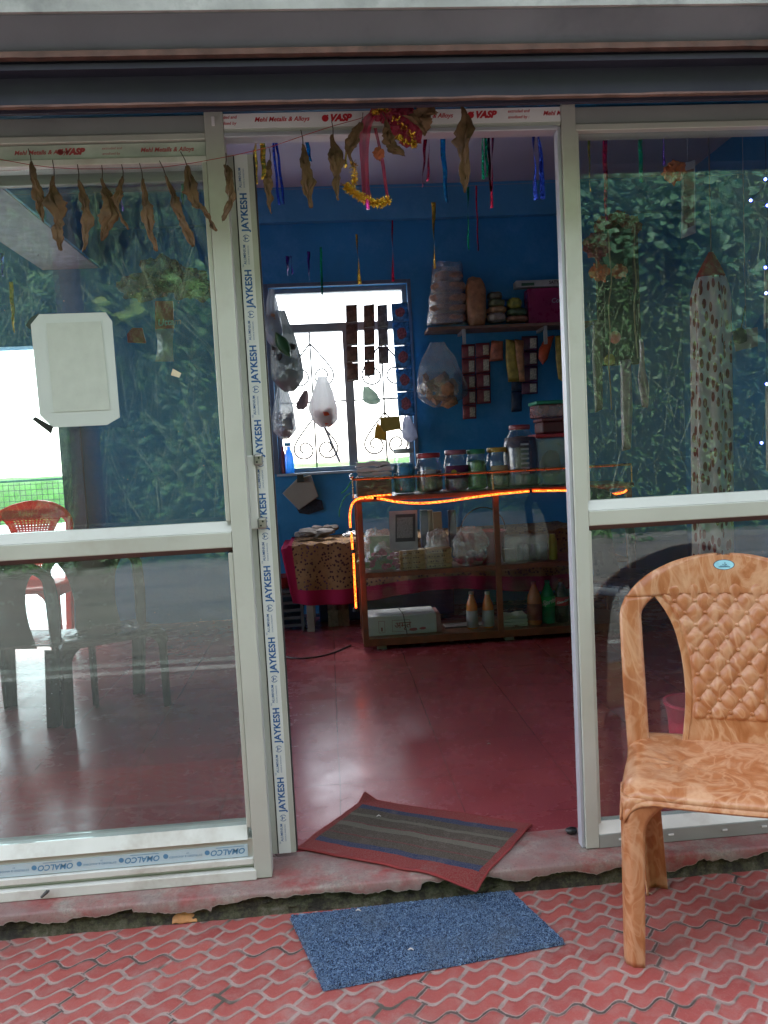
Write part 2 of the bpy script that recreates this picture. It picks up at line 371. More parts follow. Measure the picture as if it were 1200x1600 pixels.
# tree trunk beyond the road
tr = empty('tree', (-3.05, -5.55, 0), 'tall bare trunked tree beside the road drain, mirrored in the left pane', 'tree')
mk('trunk', MB().tube([(-3.05, -5.55, -.1), (-3.0, -5.5, 2), (-3.1, -5.5, 4.5), (-2.9, -5.4, 7.2)], [.21, .17, .15, .09], 12), mat('bark', (.1, .07, .05)), tr, smooth=True)
tb = MB()
for e in ((-3.8, -5, 7.8), (-2.2, -5, 7.9), (-3.0, -6.1, 8.3), (-2.6, -4.7, 7.0)): tb.tube([(-2.95, -5.42, 6.2), ((-2.95+e[0])/2, (-5.42+e[1])/2, 7.0), e], [.06, .04, .015], 6)
mk('limb', tb, mat('bark', (.1, .07, .05)), tr)
mk('crown', leaves(2600, lambda rs: ((-3+rs.randn()*.75, -5.3+rs.randn()*.55, 7.9+rs.randn()*.55), (0, 0, 0)), (.12, .26), .5), LEAF1, tr)
# valley side behind the shop
mk('valley_mist', MB().add([(-900, 12, -14), (900, 12, -14), (900, 3000, -30), (-900, 3000, -30)], [(0, 1, 2, 3)]), mat('mist_white', (.85, .87, .88), 1, 0, .02, 1, 0), kind='stuff')
gb = MB(); gb.grid(160, 10, lambda u, v: (-14+28*u, 8.8+1.6*v, .75+.50*math.sin(min(1, v*1.6)*math.pi/2)+.03*noise.noise(Vector((u*60, v*6, 0)))-.35*max(0, v-.7)))
mk('grass_bank', gb, mat('bank_turf', (.07, .22, .03), .9, 0, .35, 6, .8, 40), kind='structure', smooth=True)
# ------------------------------------------------------------------ the shop shell
XL, XR, YB, ZF, ZC = -3.6, 2.9, 6.10, .075, P(600, 288, 6.04).z
FY = 2.22
def wall_blue(name, c=(.022, .215, .47)):
    b = NB(name); n = b.noise(1.5, 6, .6)
    col = b.ramp(n, [(.3, tuple(v*.85 for v in c)), (.7, tuple(v*1.1 for v in c))])
    col = b.mix(b.ramp(b.noise(22, 6, .7), [(.6, (0,)*3), (.8, (.25,)*3)]), col, tuple(v*.7 for v in c))
    col = b.mix(b.ramp(b.noise(2.6, 7, .75), [(.50, (0,)*3), (.66, (.45,)*3)]), col, tuple(min(1, v*1.1+.07) for v in c))
    return b.done(b.bsdf(col, .55, 0, b.bump(b.noise(35, 5), .25, .01)))
WBL = wall_blue('blue_wall_paint')
def oxide():
    b = NB('red_oxide_floor'); x, y, z = b.sep()
    n = b.noise(2.4, 7, .65)
    col = b.ramp(n, [(.3, (.21, .036, .046)), (.6, (.28, .055, .065)), (.8, (.35, .12, .13))])
    sp = b.ramp(b.noise(220, 2), [(.62, (0,)*3), (.7, (.6,)*3)]); col = b.mix(sp, col, (.42, .17, .15))
    def ln(v, pos, w_):
        return b.math('LESS_THAN', b.math('ABSOLUTE', b.math('SUBTRACT', v, pos)), w_)
    wob = b.math('MULTIPLY', b.math('SUBTRACT', b.noise(3, 4), .5), .02)
    fx = b.math('ABSOLUTE', b.math('SUBTRACT', b.math('FRACT', b.math('DIVIDE', b.math('ADD', b.math('ADD', x, .022+4.20*5), wob), .42)), .5))
    fy = b.math('ABSOLUTE', b.math('SUBTRACT', b.math('FRACT', b.math('DIVIDE', b.math('ADD', b.math('ADD', y, wob), .135-.175), .35)), .5))
    jx = b.math('GREATER_THAN', fx, .4945); jy = b.math('MULTIPLY', b.math('GREATER_THAN', fy, .4945), .75)
    j = b.math('MAXIMUM', jx, jy)
    col = b.mix(b.math('MULTIPLY', j, .7), col, (.07, .012, .012))
    rough = b.ramp(b.noise(5, 5, .7), [(.3, (.18,)*3), (.75, (.36,)*3)])
    h = b.math('ADD', b.math('MULTIPLY', b.noise(9, 5), .3), b.math('MULTIPLY', j, -.7))
    return b.done(b.bsdf(col, rough, 0, b.bump(h, .25, .004), .38))
OX = oxide()
mk('floor', MB().box(XL, XR, 2.36, YB+.2, -.1, ZF), OX, kind='structure', keep0=True)
CEIL = mat('ceiling_paint', (.46, .45, .53), .8, 0, .08, 2, .1, 30)
mk('ceiling', MB().box(XL-.2, XR+.2, 2.30, YB+.2, ZC, ZC+.12), CEIL, kind='structure')
# back wall with window and door openings
wx0, wx1 = P(428, 600, YB).x, P(643, 600, YB).x
wz0, wz1 = P(540, 735, YB).z, P(540, 446, YB).z
dx0, dx1, dz1 = -3.25, P(96, 700, YB).x, P(60, 540, YB).z
bw = MB()
T = .2
bw.box(XL, dx0, YB, YB+T, ZF, ZC).box(dx0, dx1, YB, YB+T, dz1, ZC).box(dx1, wx0, YB, YB+T, ZF, ZC)
bw.box(wx0, wx1, YB, YB+T, ZF, wz0).box(wx0, wx1, YB, YB+T, wz1, ZC).box(wx1, XR, YB, YB+T, ZF, ZC)
mk('wall_back', bw, WBL, kind='structure', keep0=True, merge=.0001)
mk('wall_left', MB().box(XL-.2, XL, 2.36, 2.7, ZF, ZC).box(XL-.2, XL, 2.7, 5.5, ZF, .9).box(XL-.2, XL, 2.7, 5.5, 2.5, ZC).box(XL-.2, XL, 5.5, YB+T, ZF, ZC), WBL, kind='structure', keep0=True)  # wide opening out of view, added to let more sky light in
mk('wall_right', MB().box(XR, XR+.2, 2.36, YB+T, ZF, ZC), WBL, kind='structure', keep0=True)
mk('wall_front', MB().box(XL-.2, -2.35, FY, 2.36, 0, ZC).box(2.6, XR+.2, FY, 2.36, 0, ZC).box(-2.35, 2.6, 2.24, 2.36, 2.27, ZC), WBL, kind='structure', keep0=True)
zb0 = P(640, 341, 6.04).z
mk('ceiling_beam', MB().box(XL, XR, 6.04, 6.099, zb0, ZC-.002), wall_blue('beam_paint', (.06, .27, .50)), kind='structure', keep0=True)
zsb = 2.80
mk('side_beam', MB().box(-2.02, -1.62, 2.40, 6.03, zsb, ZC-.003), mat('beam_cream', (.48, .46, .54), .8), kind='structure', keep0=True)
mk('side_beam_face', MB().box(-1.615, -1.60, 2.40, 6.03, zsb+.004, ZC-.004), WBL, kind='structure', keep0=True)
mk('balcony_floor', MB().box(-6, 3, YB+T+.002, 8.6, -.1, .045), mat('wet_concrete', (.55, .55, .52), .25, 0, .15, 3, .2, 20), kind='structure')
# roof over the front
SL = mat('roof_concrete', (.42, .43, .42), .8, 0, .2, 7, .5, 40, dirt=(.16, .17, .17))
STG = mat('shutter_box_grey_paint', (.15, .15, .185), .6, .1, .2, 3, .15, 30, dirt=(.085, .09, .12))
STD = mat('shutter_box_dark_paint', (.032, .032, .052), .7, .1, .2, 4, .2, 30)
RST = mat('rusty_steel_edge', (.14, .075, .06), .75, .2, .35, 25, .5, 60, dirt=(.06, .04, .035))
mk('roof_slab', MB().box(-6, 6, 1.5, 2.6, 3.5, 3.65).box(-6, 6, 1.925, 2.2, 2.365, 3.5), SL, kind='structure', keep0=True)
sh = empty('shutter_housing', (0, 2.0, 2.16), 'long grey steel rolling shutter housing with rusty edges above the shopfront', 'shutter housing')
b1 = MB().prism([(-6, 1.932, 2.364), (-6, 1.985, 2.30), (-6, 2.05, 2.30), (-6, 2.05, 2.364)], (1, 0, 0), 12); mk('upper_plate', b1, STG, sh, bevel=.004)
mk('upper_lip', MB().grid(300, 1, lambda u, v: (-6+12*u, 1.975+.0, 2.284+.014*v+.0015*noise.noise(Vector((u*200, v*3, 0))))), RST, sh, solid=.02)
mk('web_plate', MB().box(-6, 6, 2.02, 2.035, 2.18, 2.30), STD, sh, bevel=0)
mk('lower_lip', MB().grid(300, 3, lambda u, v: (-6+12*u, 1.975+.05*abs(v-.0)**2, 2.172+.020*v+.002*noise.noise(Vector((u*150, v*2, 5))))), RST, sh, solid=.006)
mk('lower_plate', MB().box(-6, 6, 1.98, 2.21, 2.262, 2.275), STD, sh, bevel=0)
# plinth: dark mossy core with a chipped red plaster skin
def moss():
    b = NB('mossy_concrete'); n = b.noise(16, 9, .82)
    return b.done(b.bsdf(b.ramp(n, [(.32, (.02, .018, .014)), (.45, (.06, .052, .038)), (.53, (.12, .12, .06)), (.62, (.21, .19, .14)), (.76, (.34, .31, .26))]), .85, 0, b.bump(n, 1., .04)))
def plaster():
    b = NB('worn_red_plaster'); x, y, z = b.sep(); n = b.noise(9, 7, .7)
    red = b.ramp(b.noise(25, 5, .7), [(.3, (.22, .035, .035)), (.7, (.36, .09, .085))])
    gr = b.ramp(b.noise(60, 6, .75), [(.3, (.19, .16, .14)), (.7, (.40, .36, .31))])
    edge = b.ramp(z, [(.0, (0,)*3), (.045, (.0,)*3), (.072, (.45,)*3)])
    col = b.mix(b.ramp(n, [(.38, (0,)*3), (.62, (.95,)*3)]), red, gr)
    col = b.mix(b.ramp(b.noise(4, 5), [(.40, (0,)*3), (.56, (.8,)*3)]), col, (.25, .165, .155))
    ea = b.n('ShaderNodeAttribute'); ea.attribute_name = 'chipped_rim'; col = b.mix(b.math('MULTIPLY', ea.outputs['Fac'], .85), col, b.ramp(b.noise(90, 4), [(.3, (.20, .18, .15)), (.7, (.48, .44, .38))]))
    col = b.mix(b.ramp(b.noise(140, 4, .7), [(.56, (0,)*3), (.66, (.5,)*3)]), col, (.12, .07, .06))
    return b.done(b.bsdf(col, b.ramp(n, [(.3, (.4,)*3), (.7, (.75,)*3)]), 0, b.bump(b.noise(70, 5), .5, .004)))
PLA = plaster()
core = MB(); core.grid(500, 8, lambda u, v: (-3.8+7*u, 2.168+.008*noise.noise(Vector((u*160, v*4, 1)))+.006*noise.noise(Vector((u*500, v*9, 4)))-(.012*(1-v)**2), .062*v-.002))
mk('plinth_core', core, moss(), kind='structure', smooth=True, keep0=True)
def rag(x):
    v = .046+.026*noise.noise(Vector((x*2.6, 0, 2)))+.022*noise.noise(Vector((x*9, 3, 2)))+.009*noise.noise(Vector((x*34, 3, 2)))+.004*noise.noise(Vector((x*110, 3, 2)))
    if -.62 < x < -.4: v -= .012
    if .2 < x < .35: v += .012
    return max(.006, min(.064, v))
sk = MB()
N = 1500
prof = []
for i in range(N+1):
    x = -3.8+7*i/N; e = .0015*noise.noise(Vector((x*4, 9, 0)))+.0005*noise.noise(Vector((x*30, 9, 0))); zr = rag(x)
    fy = 2.150+e
    prof.append([(x, 2.166, zr+.004), (x, fy+.004, zr), (x, fy, zr+.0028), (x, fy, zr+.0062), (x, fy, max(.069, zr+.008)), (x, fy+.004, .0735), (x, fy+.012, .0750), (x, 2.28, .0752), (x, 2.36, .0752)])
for i in range(N+1): sk.v += [Vector(p) for p in prof[i]]
for i in range(N):
    for k in range(8): a = i*9+k; sk.f.append((a, a+1, a+10, a+9))
po = mk('plinth', sk, PLA, kind='structure', smooth=True, keep0=True)
at_ = po.data.attributes.new('chipped_rim', 'FLOAT', 'POINT')
at_.data.foreach_set('value', [1.0 if (i % 9) < 3 else 0.0 for i in range(len(po.data.vertices))])
# ------------------------------------------------------------------ aluminium shopfront
def rect_frame(mb, x0, x1, z0, z1, y0, y1, wd):
    mb.box(x0, x0+wd, y0, y1, z0, z1).box(x1-wd, x1, y0, y1, z0, z1)
    mb.box(x0+wd, x1-wd, y0, y1, z0, z0+wd).box(x0+wd, x1-wd, y0, y1, z1-wd, z1)
fr = empty('doorway_frame', (.24, FY, ZF), 'aluminium doorway frame around the open doorway with printed tape on its header', 'door frame')
bx('post', (-.282, -.231, FY, 2.275, .078, 2.262), ALU, fr, label='left post with a white bracket at its top')
bx('post', (.716, .757, FY, 2.262, .078, 2.262), ALU, fr)
bx('post_liner', (.705, .7155, FY+.008, 2.262, .078, 2.205), ALU_S, fr)
bx('header', (-.2305, .7155, FY+.006, 2.268, 2.206, 2.256), ALU, fr)
bx('header_ledge', (-.2305, .7045, FY+.001, 2.270, 2.193, 2.2055), ALU_S, fr)
bx('bracket', (-.262, -.253, FY-.006, FY-.0005, 2.222, 2.247), WHITEP, fr)
bx('header_tape', (-.230, .715, FY+.003, FY+.0058, 2.2165, 2.2555), TAPE, fr, bevel=0)
yT = FY+.0024
def ink(name, mb, m, parent, d=.0005):      # printed lettering as one thin part
    return mk(name, mb, m, parent)
def ball(mb, c, r, y):
    mb.add([(c[0]+r*math.cos(a), y, c[1]+r*math.sin(a)) for a in np.linspace(0, 2*math.pi, 20, endpoint=False)], [tuple(range(20))])
def vasp(mb, x, z, h, y, full='VASP'):
    ball(mb, (x+h*.5, z), h*.52, y); ball(mb, (x+h*.9, z+h*.42), h*.12, y)
    t = text('t', full, h*1.38, (x+h*1.15, y, z), (1, 0, 0), (0, 0, 1), None, None, .35, .0017, 1.05); mb.add(t.v, t.f)
def line(mb, body, size, x, z, y, shear=0., off=0., sp=1., xd=(1, 0, 0), up=(0, 0, 1), align='LEFT'):
    t = text('t', body, size, (x, y, z), xd, up, None, None, shear, off, sp, align); mb.add(t.v, t.f)
hz = 2.238
red = MB()
def hx(px, y=FY): return P(px, 185, y).x
line(red, 'extruded and', .0115, hx(330)+.006, hz+.008, yT, .2, .0002); line(red, 'anodised by', .0115, hx(333)+.006, hz-.008, yT, .2, .0002)
line(red, 'Mehl Metalls & Alloys', .0172, hx(397), hz, yT, .3, .0004); vasp(red, hx(503), hz, .018, yT)
line(red, 'extruded and', .0115, hx(577), hz+.008, yT, .2, .0002); line(red, 'anodised by', .0115, hx(577), hz-.008, yT, .2, .0002)
line(red, 'Mehl Metalls & Alloys', .0172, hx(624), hz, yT, .3, .0004); vasp(red, hx(731), hz, .018, yT)
line(red, 'extruded and', .0115, hx(794), hz+.008, yT, .2, .0002); line(red, 'anodised by :', .0115, hx(794), hz-.008, yT, .2, .0002)
line(red, 'Mehl M', .0172, hx(849), hz, yT, .3, .0004)
red.v = [v if v.x > -.2295 else Vector((-.2295, v.y, v.z)) for v in red.v]; red.v = [v if v.x < .714 else Vector((.714, v.y, v.z)) for v in red.v]
mk('lettering', red, RED_INK, fr)
def glazed(name, x0, x1, lab, side):
    g = empty(name, ((x0+x1)/2, FY, ZF), lab, 'window', 'fixed glazed panels either side of the doorway')
    bx('top_rail', (x0, x1, FY+.012, 2.31, 2.2085, 2.258), mat('rail_grey', (.36, .38, .36), .4, .3, .1, 4, .05), g)  # rail in an even grey, darker than the anodised parts
    bx('top_ledge', (x0, x1, FY+.004, 2.30, 2.190, 2.208), ALU, g)
    bx('mid_rail', (x0, x1, FY, 2.30, 1.060, 1.105), ALU, g, bevel=.003)
    mk('mid_bead', MB().prism([(x0, FY+.004, 1.1055), (x0, FY+.024, 1.134), (x0, FY+.05, 1.134), (x0, FY+.05, 1.1055)], (1, 0, 0), x1-x0), ALU, g)
    mk('mid_bead', MB().prism([(x0, FY+.008, 1.0595), (x0, FY+.05, 1.0595), (x0, FY+.05, 1.045), (x0, FY+.03, 1.045)], (1, 0, 0), x1-x0), mat('gasket_brown', (.12, .07, .06), .6), g)
    return g
gx0, gx1 = -2.35, -.2825
gl = glazed('glazed_window', gx0, gx1, 'left glazed aluminium window with a white paper notice on its pane', 0)
bx('tape_rail', (gx0, gx1, FY+.018, 2.29, 2.148, 2.1895), ALU, gl)
bx('top_tape', (gx0, gx1-.002, FY+.0150, FY+.0178, 2.150, 2.1875), mat('tape_grey_green', (.48, .54, .46), .4), gl, bevel=0)
bx('lower_ledge', (gx0, gx1, FY+.006, 2.29, 2.130, 2.1475), ALU_W, gl)
bx('jamb', (gx1-.014, gx1-.0005, FY+.006, 2.29, 1.1345, 2.1295), ALU, gl); bx('jamb', (gx1-.014, gx1-.0005, FY+.006, 2.29, .232, 1.0445), ALU, gl)
bx('sill', (gx0, gx1+.006, FY-.004, FY+.02, .0762, .106), ALU_W, gl)
bx('sill_track', (gx0, gx1, FY+.0205, 2.29, .0762, .1385), ALU, gl)
bx('sill_track', (gx0, gx1, FY+.004, FY+.020, .1205, .1386), ALU_W, gl)
bx('lower_rail', (gx0, gx1, FY+.016, 2.29, .139, .1955), ALU, gl)
bx('lower_tape', (gx0, gx1-.016, FY+.0130, FY+.0158, .1415, .178), TAPEB, gl, bevel=0)
mk('lower_bead', MB().prism([(gx0, FY+.006, .196), (gx0, FY+.026, .2315), (gx0, FY+.05, .2315), (gx0, FY+.05, .196)], (1, 0, 0), gx1-gx0-.014), ALU_W, gl)
mk('pane', MB().box(gx0, gx1-.0145, 2.247, 2.252, 1.1345, 2.1295), GLS, gl, bevel=0); mk('pane', MB().box(gx0, gx1-.0145, 2.247, 2.252, .232, 1.0445), GLS, gl)
rl = MB(); zt = 2.169; yy = FY+.0146
def hx2(px): return P(px, 232, FY+.015).x
for s in (0, -.337, -.674, -1.01, -1.35):
    line(rl, 'Mehl Metalls & Alloys', .0165, hx2(219)+s, zt, yy, .3, .0004); vasp(rl, hx2(89)+s, zt, .016, yy)
    line(rl, 'extruded and', .010, hx2(159)+s, zt+.007, yy, .2); line(rl, 'anodised by', .010, hx2(159)+s, zt-.007, yy, .2)
rl.v = [Vector((min(v.x, gx1-.004), v.y, v.z)) for v in rl.v]
mk('lettering', rl, mat('faded_red_ink', (.42, .07, .07), .5, 0, .1, 8, 0), gl)
ol = MB(); yo = FY+.0126; zo = .161; k = 0; xx = gx1-.022
while xx > gx0+.3:
    line(ol, 'OMALCO', .0235, xx, zo, yo, .25, .0006, 1., (-1, 0, 0), (0, 0, -1))
    for dx in (-.112, -.232):
        c = (xx+dx, zo+.002); ol.add([(c[0]+r*math.cos(a), yo, c[1]+r*math.sin(a)) for a in np.linspace(0, 2*math.pi, 12, endpoint=False) for r in [.0075]], [tuple(range(12))])
        line(ol, 'GROUP', .006, c[0]+.010, zo-.010, yo, .1, 0, 1, (-1, 0, 0), (0, 0, -1)) if False else None
    line(ol, 'BY', .0065, xx-.165, zo+.007, yo, .1, 0, 1, (-1, 0, 0), (0, 0, -1))
    line(ol, 'EXTRUDED & ANODISED', .0085, xx-.126, zo-.002, yo, .15, 0, 1, (-1, 0, 0), (0, 0, -1))
    ol.box(xx-.086, xx-.004, yo, yo+.0001, zo+.0125, zo+.0140)
    xx -= .2475; k += 1
mk('lettering', ol, BLUE_INK2, gl)
# right panel
rx0, rx1 = .7575, 2.6
gr = glazed('glazed_window', rx0, rx1, 'right glazed aluminium window behind the brown chair', 1)
bx('jamb', (rx0+.0005, rx0+.010, FY+.010, 2.29, 1.1345, 2.1895), ALU, gr); bx('jamb', (rx0+.0005, rx0+.010, FY+.010, 2.29, .150, 1.0445), ALU, gr)
bx('sill', (rx0, rx1, FY, 2.29, .0762, .119), mat('rail_grey', (.36, .38, .36)), gr)
mk('lower_bead', MB().prism([(rx0, FY+.002, .1195), (rx0, FY+.024, .1495), (rx0, FY+.05, .1495), (rx0, FY+.05, .1195)], (1, 0, 0), rx1-rx0), ALU_W, gr)
mk('pane', MB().box(rx0+.0105, rx1, 2.247, 2.252, 1.1345, 2.1895), GLS, gr); mk('pane', MB().box(rx0+.0105, rx1, 2.247, 2.252, .150, 1.0445), GLS, gr)
cl = MB()
for px in (970, 1048, 1132, 1194): q = P(px, 1290, FY); cl.box(q.x-.008, q.x+.008, FY-.003, FY-.0005, .098, .103)
mk('screw_cover', cl, WHITEP, gr)
# sliding leaf pushed back behind the left window
sl = empty('sliding_door', (-.7, 2.30, ZF), 'sliding aluminium door leaf pushed open, its edge covered with printed tape', 'sliding door')
Y1 = 2.335
def sx(px, py): return P(px, py, Y1).x
e0, t0, t1, e1 = -.238, -.2115, -.1745, -.158
e0, t0, t1, e1 = [v for v in (sx(384, 700), sx(395.5, 700), sx(415, 700), sx(423.5, 700))]
bx('stile', (e0, e1, Y1, Y1+.03, .088, 2.19), ALU, sl, bevel=.002)
bx('stile_groove', (t0-.004, t0-.001, Y1-.0012, Y1-.0002, .09, 2.185), RUB, sl, bevel=0)
bx('edge_seal', (e1+.0003, e1+.0040, Y1+.004, Y1+.028, .09, 2.185), RUB, sl, bevel=0)
bx('stile_tape', (t0, t1, Y1-.0030, Y1-.0003, .090, 2.188), TAPE, sl, bevel=0)
bx('stile', (-1.20, -1.14, Y1, Y1+.03, .088, 2.19), ALU, sl)
for z0, z1 in ((.088, .20), (1.06, 1.105), (2.12, 2.19)): bx('rail', (-1.139, e0-.0005, Y1+.002, Y1+.028, z0, z1), ALU, sl)
mk('pane', MB().box(-1.139, e0-.0005, Y1+.012, Y1+.016, .201, 1.0595), GLS, sl); mk('pane', MB().box(-1.139, e0-.0005, Y1+.012, Y1+.016, 1.1055, 2.119), GLS, sl)
jl = MB(); yj = Y1-.0034; z = .13; xc = (t0+t1)/2
pz = lambda py: P(400, py, Y1).z
per = (pz(357)-pz(820))/4.0*1.0
per = .2185; zs = pz(598)-5*per*2
zs = pz(600)
k = -8
for k in range(-8, 5):
    zz = zs+k*per
    if zz+.20 < .10 or zz > 2.18: continue
    line(jl, 'JAYKESH', .0275, xc+.001, zz+.004, yj, 0, .0009, 1.04, (0, 0, 1), (-1, 0, 0)) if (zz > .09 and zz+.13 < 2.186) else None
    if zz+.19 < 2.186 and zz+.145 > .09:
        line(jl, 'ALUMINIUM', .0105, xc-.006, zz+.128, yj, 0, .0001, 1, (0, 0, 1), (-1, 0, 0)); line(jl, 'DOORS & WINDOWS', .0055, xc+.005, zz+.128, yj, 0, 0, 1, (0, 0, 1), (-1, 0, 0))
        line(jl, 'TM', .006, xc-.012, zz+.120, yj, 0, 0, 1, (0, 0, 1), (-1, 0, 0))
    if .1 < zz-.018 < 2.17:
        c = (xc+.001, zz-.016)
        for a0 in (0.5, 3.6):
            pts = [Vector((c[0]+r*math.cos(a), yj, c[1]+r*math.sin(a))) for r in (.0105, .0088) for a in np.linspace(a0, a0+2.2, 9)]
            jl.add(pts, [(i, i+1, i+10, i+9) for i in range(8)])
        jl.box(c[0]-.005, c[0]+.005, yj, yj+.0001, c[1]-.0012, c[1]+.0012); jl.box(c[0]-.0045, c[0]-.002, yj-.0001, yj, c[1]-.006, c[1]+.006)
mk('lettering', jl, BLUE_INK, sl)
hz0, hz1 = P(410, 826, Y1-.02).z, P(388, 712, Y1-.02).z
hx0, hx1 = P(388, 760, Y1-.02).x, P(414, 760, Y1-.02).x
bx('lock_body', (hx0, (hx0+hx1)/2, Y1-.022, Y1-.0035, hz0, hz1), ALU_W, sl, bevel=.003)
for zc in (hz1-.014, hz0+.016):
    hh = bx('lock_plate', ((hx0+hx1)/2-.004, hx1-.002, Y1-.028, Y1-.0035, zc-.017, zc+.017), mat('dull_nickel', (.35, .33, .30), .35, .8), sl, bevel=.006)
    for dd in (-.006, .006): mk('screw', MB().tube([((hx0+hx1)/2+.009+dd*.5, Y1-.0290, zc+dd), ((hx0+hx1)/2+.009+dd*.5, Y1-.0282, zc+dd)], .003, 8), BLACK, hh)
mk('pull_bar', MB().box((hx0+hx1)/2+.0005, (hx0+hx1)/2+.004, Y1-.018, Y1-.0035, hz0+.034, hz1-.032), mat('dull_nickel', (.35, .33, .30)), sl)
# small holes punched at the foot of the leaf
# paper notice on the left pane (its printed code is left out)
pp = [P(*q, 2.243) for q in ((61, 491), (165, 488), (175, 502), (187, 652), (167, 664), (82, 668), (62, 648), (48, 507))]
pn = empty('paper_notice', ((pp[0]+pp[4])/2), 'pale paper notice with cut corners taped to the left pane', 'notice')
pn.location.z = pp[5].z; WL[pn.name] = pn.location.copy()
PAP = mat('notice_paper', (.55, .60, .55), .7, 0, .05, 6, .1, 90)
mk('sheet', MB().prism(pp[::-1], (0, 1, 0), .0015), PAP, pn)
ins = [P(*q, 2.2415) for q in ((72, 505), (158, 502), (172, 640), (84, 644))]
mk('printed_side', MB().prism(ins[::-1], (0, 1, 0), .0008), mat('notice_paper_inner', (.50, .54, .47), .7, 0, .06, 30, .1, 90), pn)
mk('tape_strip', MB().prism([P(*q, 2.2405) for q in ((50, 655), (55, 651), (83, 667), (80, 678))][::-1], (0, 1, 0), .002), BLACK, pn)
mk('tape_strip', MB().prism([P(*q, 2.2445) for q in ((40, 508), (48, 496), (61, 489), (47, 515))][::-1], (0, 1, 0), .001), mat('dark_green_tape', (.03, .05, .04), .5), pn)
mk('tape_scrap', MB().prism([P(*q, 2.243) for q in ((270, 576), (283, 583), (280, 590), (267, 586))][::-1], (0, 1, 0), .0015), mat('yellow_masking_tape', (.7, .62, .42), .6), label='small yellowish scrap of tape stuck on the left pane', cat='tape')
# ------------------------------------------------------------------ window and doorway at the back
wn = empty('back_window', ((wx0+wx1)/2, YB, wz0), 'window in the blue back wall with a scroll grille', 'window')
WGR = mat('window_frame_grey', (.22, .23, .26), .5, 0, .15)
f = MB(); rect_frame(f, wx0+.001, wx1-.001, wz0+.001, wz1-.001, YB+.05, YB+.12, .035); mk('frame', f, WGR, wn, bevel=.003)
ztr = P(480, 512, YB+.06).z; xm = P(547, 620, YB+.06).x
bx('transom', (wx0+.037, wx1-.037, YB+.055, YB+.115, ztr-.035, ztr+.03), WGR, wn); bx('mullion', (xm-.035, xm+.035, YB+.052, YB+.118, wz0+.037, ztr-.036), WGR, wn)
bx('sill_board', (wx0-.02, wx1+.02, YB-.03, YB+.045, wz0-.02, wz0-.0005), mat('painted_sill', (.35, .42, .5), .4), wn)
bx('trim', (wx0-.035, wx0-.001, YB-.012, YB-.001, wz0, wz1+.03), mat('trim_paint', (.10, .13, .2), .5), wn); bx('trim', (wx1+.001, wx1+.03, YB-.012, YB-.001, wz0, wz1+.03), mat('trim_paint', (.10, .13, .2)), wn)
bx('trim', (wx0, wx1, YB-.012, YB-.001, wz1+.001, wz1+.03), mat('trim_paint', (.10, .13, .2)), wn)
sp_ = [(0, 0), (60, 70), (120, 150), (137, 200), (118, 242), (75, 258), (35, 242), (20, 205), (38, 170), (70, 158), (95, 175), (98, 205), (78, 222)]
def smooth_path(pts, n=4):
    out = []
    for i in range(len(pts)-1):
        p0, p1, p2, p3 = pts[max(i-1, 0)], pts[i], pts[i+1], pts[min(i+2, len(pts)-1)]
        for k in range(n):
            t = k/n; out.append(.5*((2*p1)+(p2-p0)*t+(2*p0-5*p1+4*p2-p3)*t*t+(3*p1-p0-3*p2+p3)*t**3))
    out.append(pts[-1]); return out
gm = MB(); sc_ = YB/FPX/4; yg = YB+.09
IRON = mat('black_iron', (.05, .05, .055), .6)
for (px, py) in ((484, 537), (491, 652), (597, 535), (601, 644)):
    c = P(px, py, yg)
    for s in (-1, 1): gm.tube(smooth_path([Vector((c.x+s*a*sc_, yg, c.z-b_*sc_)) for a, b_ in sp_]), .0075, 6)
mk('scroll', gm, IRON, wn)
gb_ = MB()
for px in (489, 600): xx = P(px, 620, yg).x; gb_.tube([(xx, yg+.009, wz0+.03), (xx, yg+.009, ztr-.03)], .008, 6)
zz = P(540, 626, yg).z; gb_.tube([(wx0+.03, yg, zz), (wx1-.03, yg, zz-.0)], .008, 6)
mk('grille_bar', gb_, IRON, wn)
gp = MB().tube([P(505, 662, YB+.14), P(531, 722, YB+.14)], .012, 6); mk('prop_stick', gp, mat('grey_wood', (.25, .22, .2), .8), label='grey stick leaning outside the left half of the back window', cat='stick')
# balcony mesh fence
mf = empty('mesh_fence', (-3, 7.4, .05), 'square wire mesh balcony fence beyond the open back doorway', 'fence')
ms = MB()
for i in range(58): ms.tube([(-4.6+i*.05, 7.4, .1), (-4.6+i*.05, 7.4, 1.22)], .0022, 4)
for i in range(23): ms.tube([(-4.6, 7.404, .1+i*.05), (-1.75, 7.404, .1+i*.05)], .0022, 4)
mk('wire_mesh', ms, IRON, mf); mk('post', MB().tube([(-1.74, 7.4, .045), (-1.74, 7.4, 1.3)], .02, 8), mat('green_pole', (.08, .2, .12), .6), mf); mk('rail', MB().tube([(-4.6, 7.4, 1.23), (-1.74, 7.4, 1.24)], .012, 6), mat('green_pole', (.08, .2, .12)), mf)
# wooden door leaf opened back beside the doorway
bx('door_leaf', (dx1+.004, dx1+.16, YB-.05, YB-.012, ZF+.005, dz1-.02), mat('dark_blue_door', (.025, .06, .12), .5, 0, .2), label='dark blue door casing right of the open back doorway', cat='door casing')
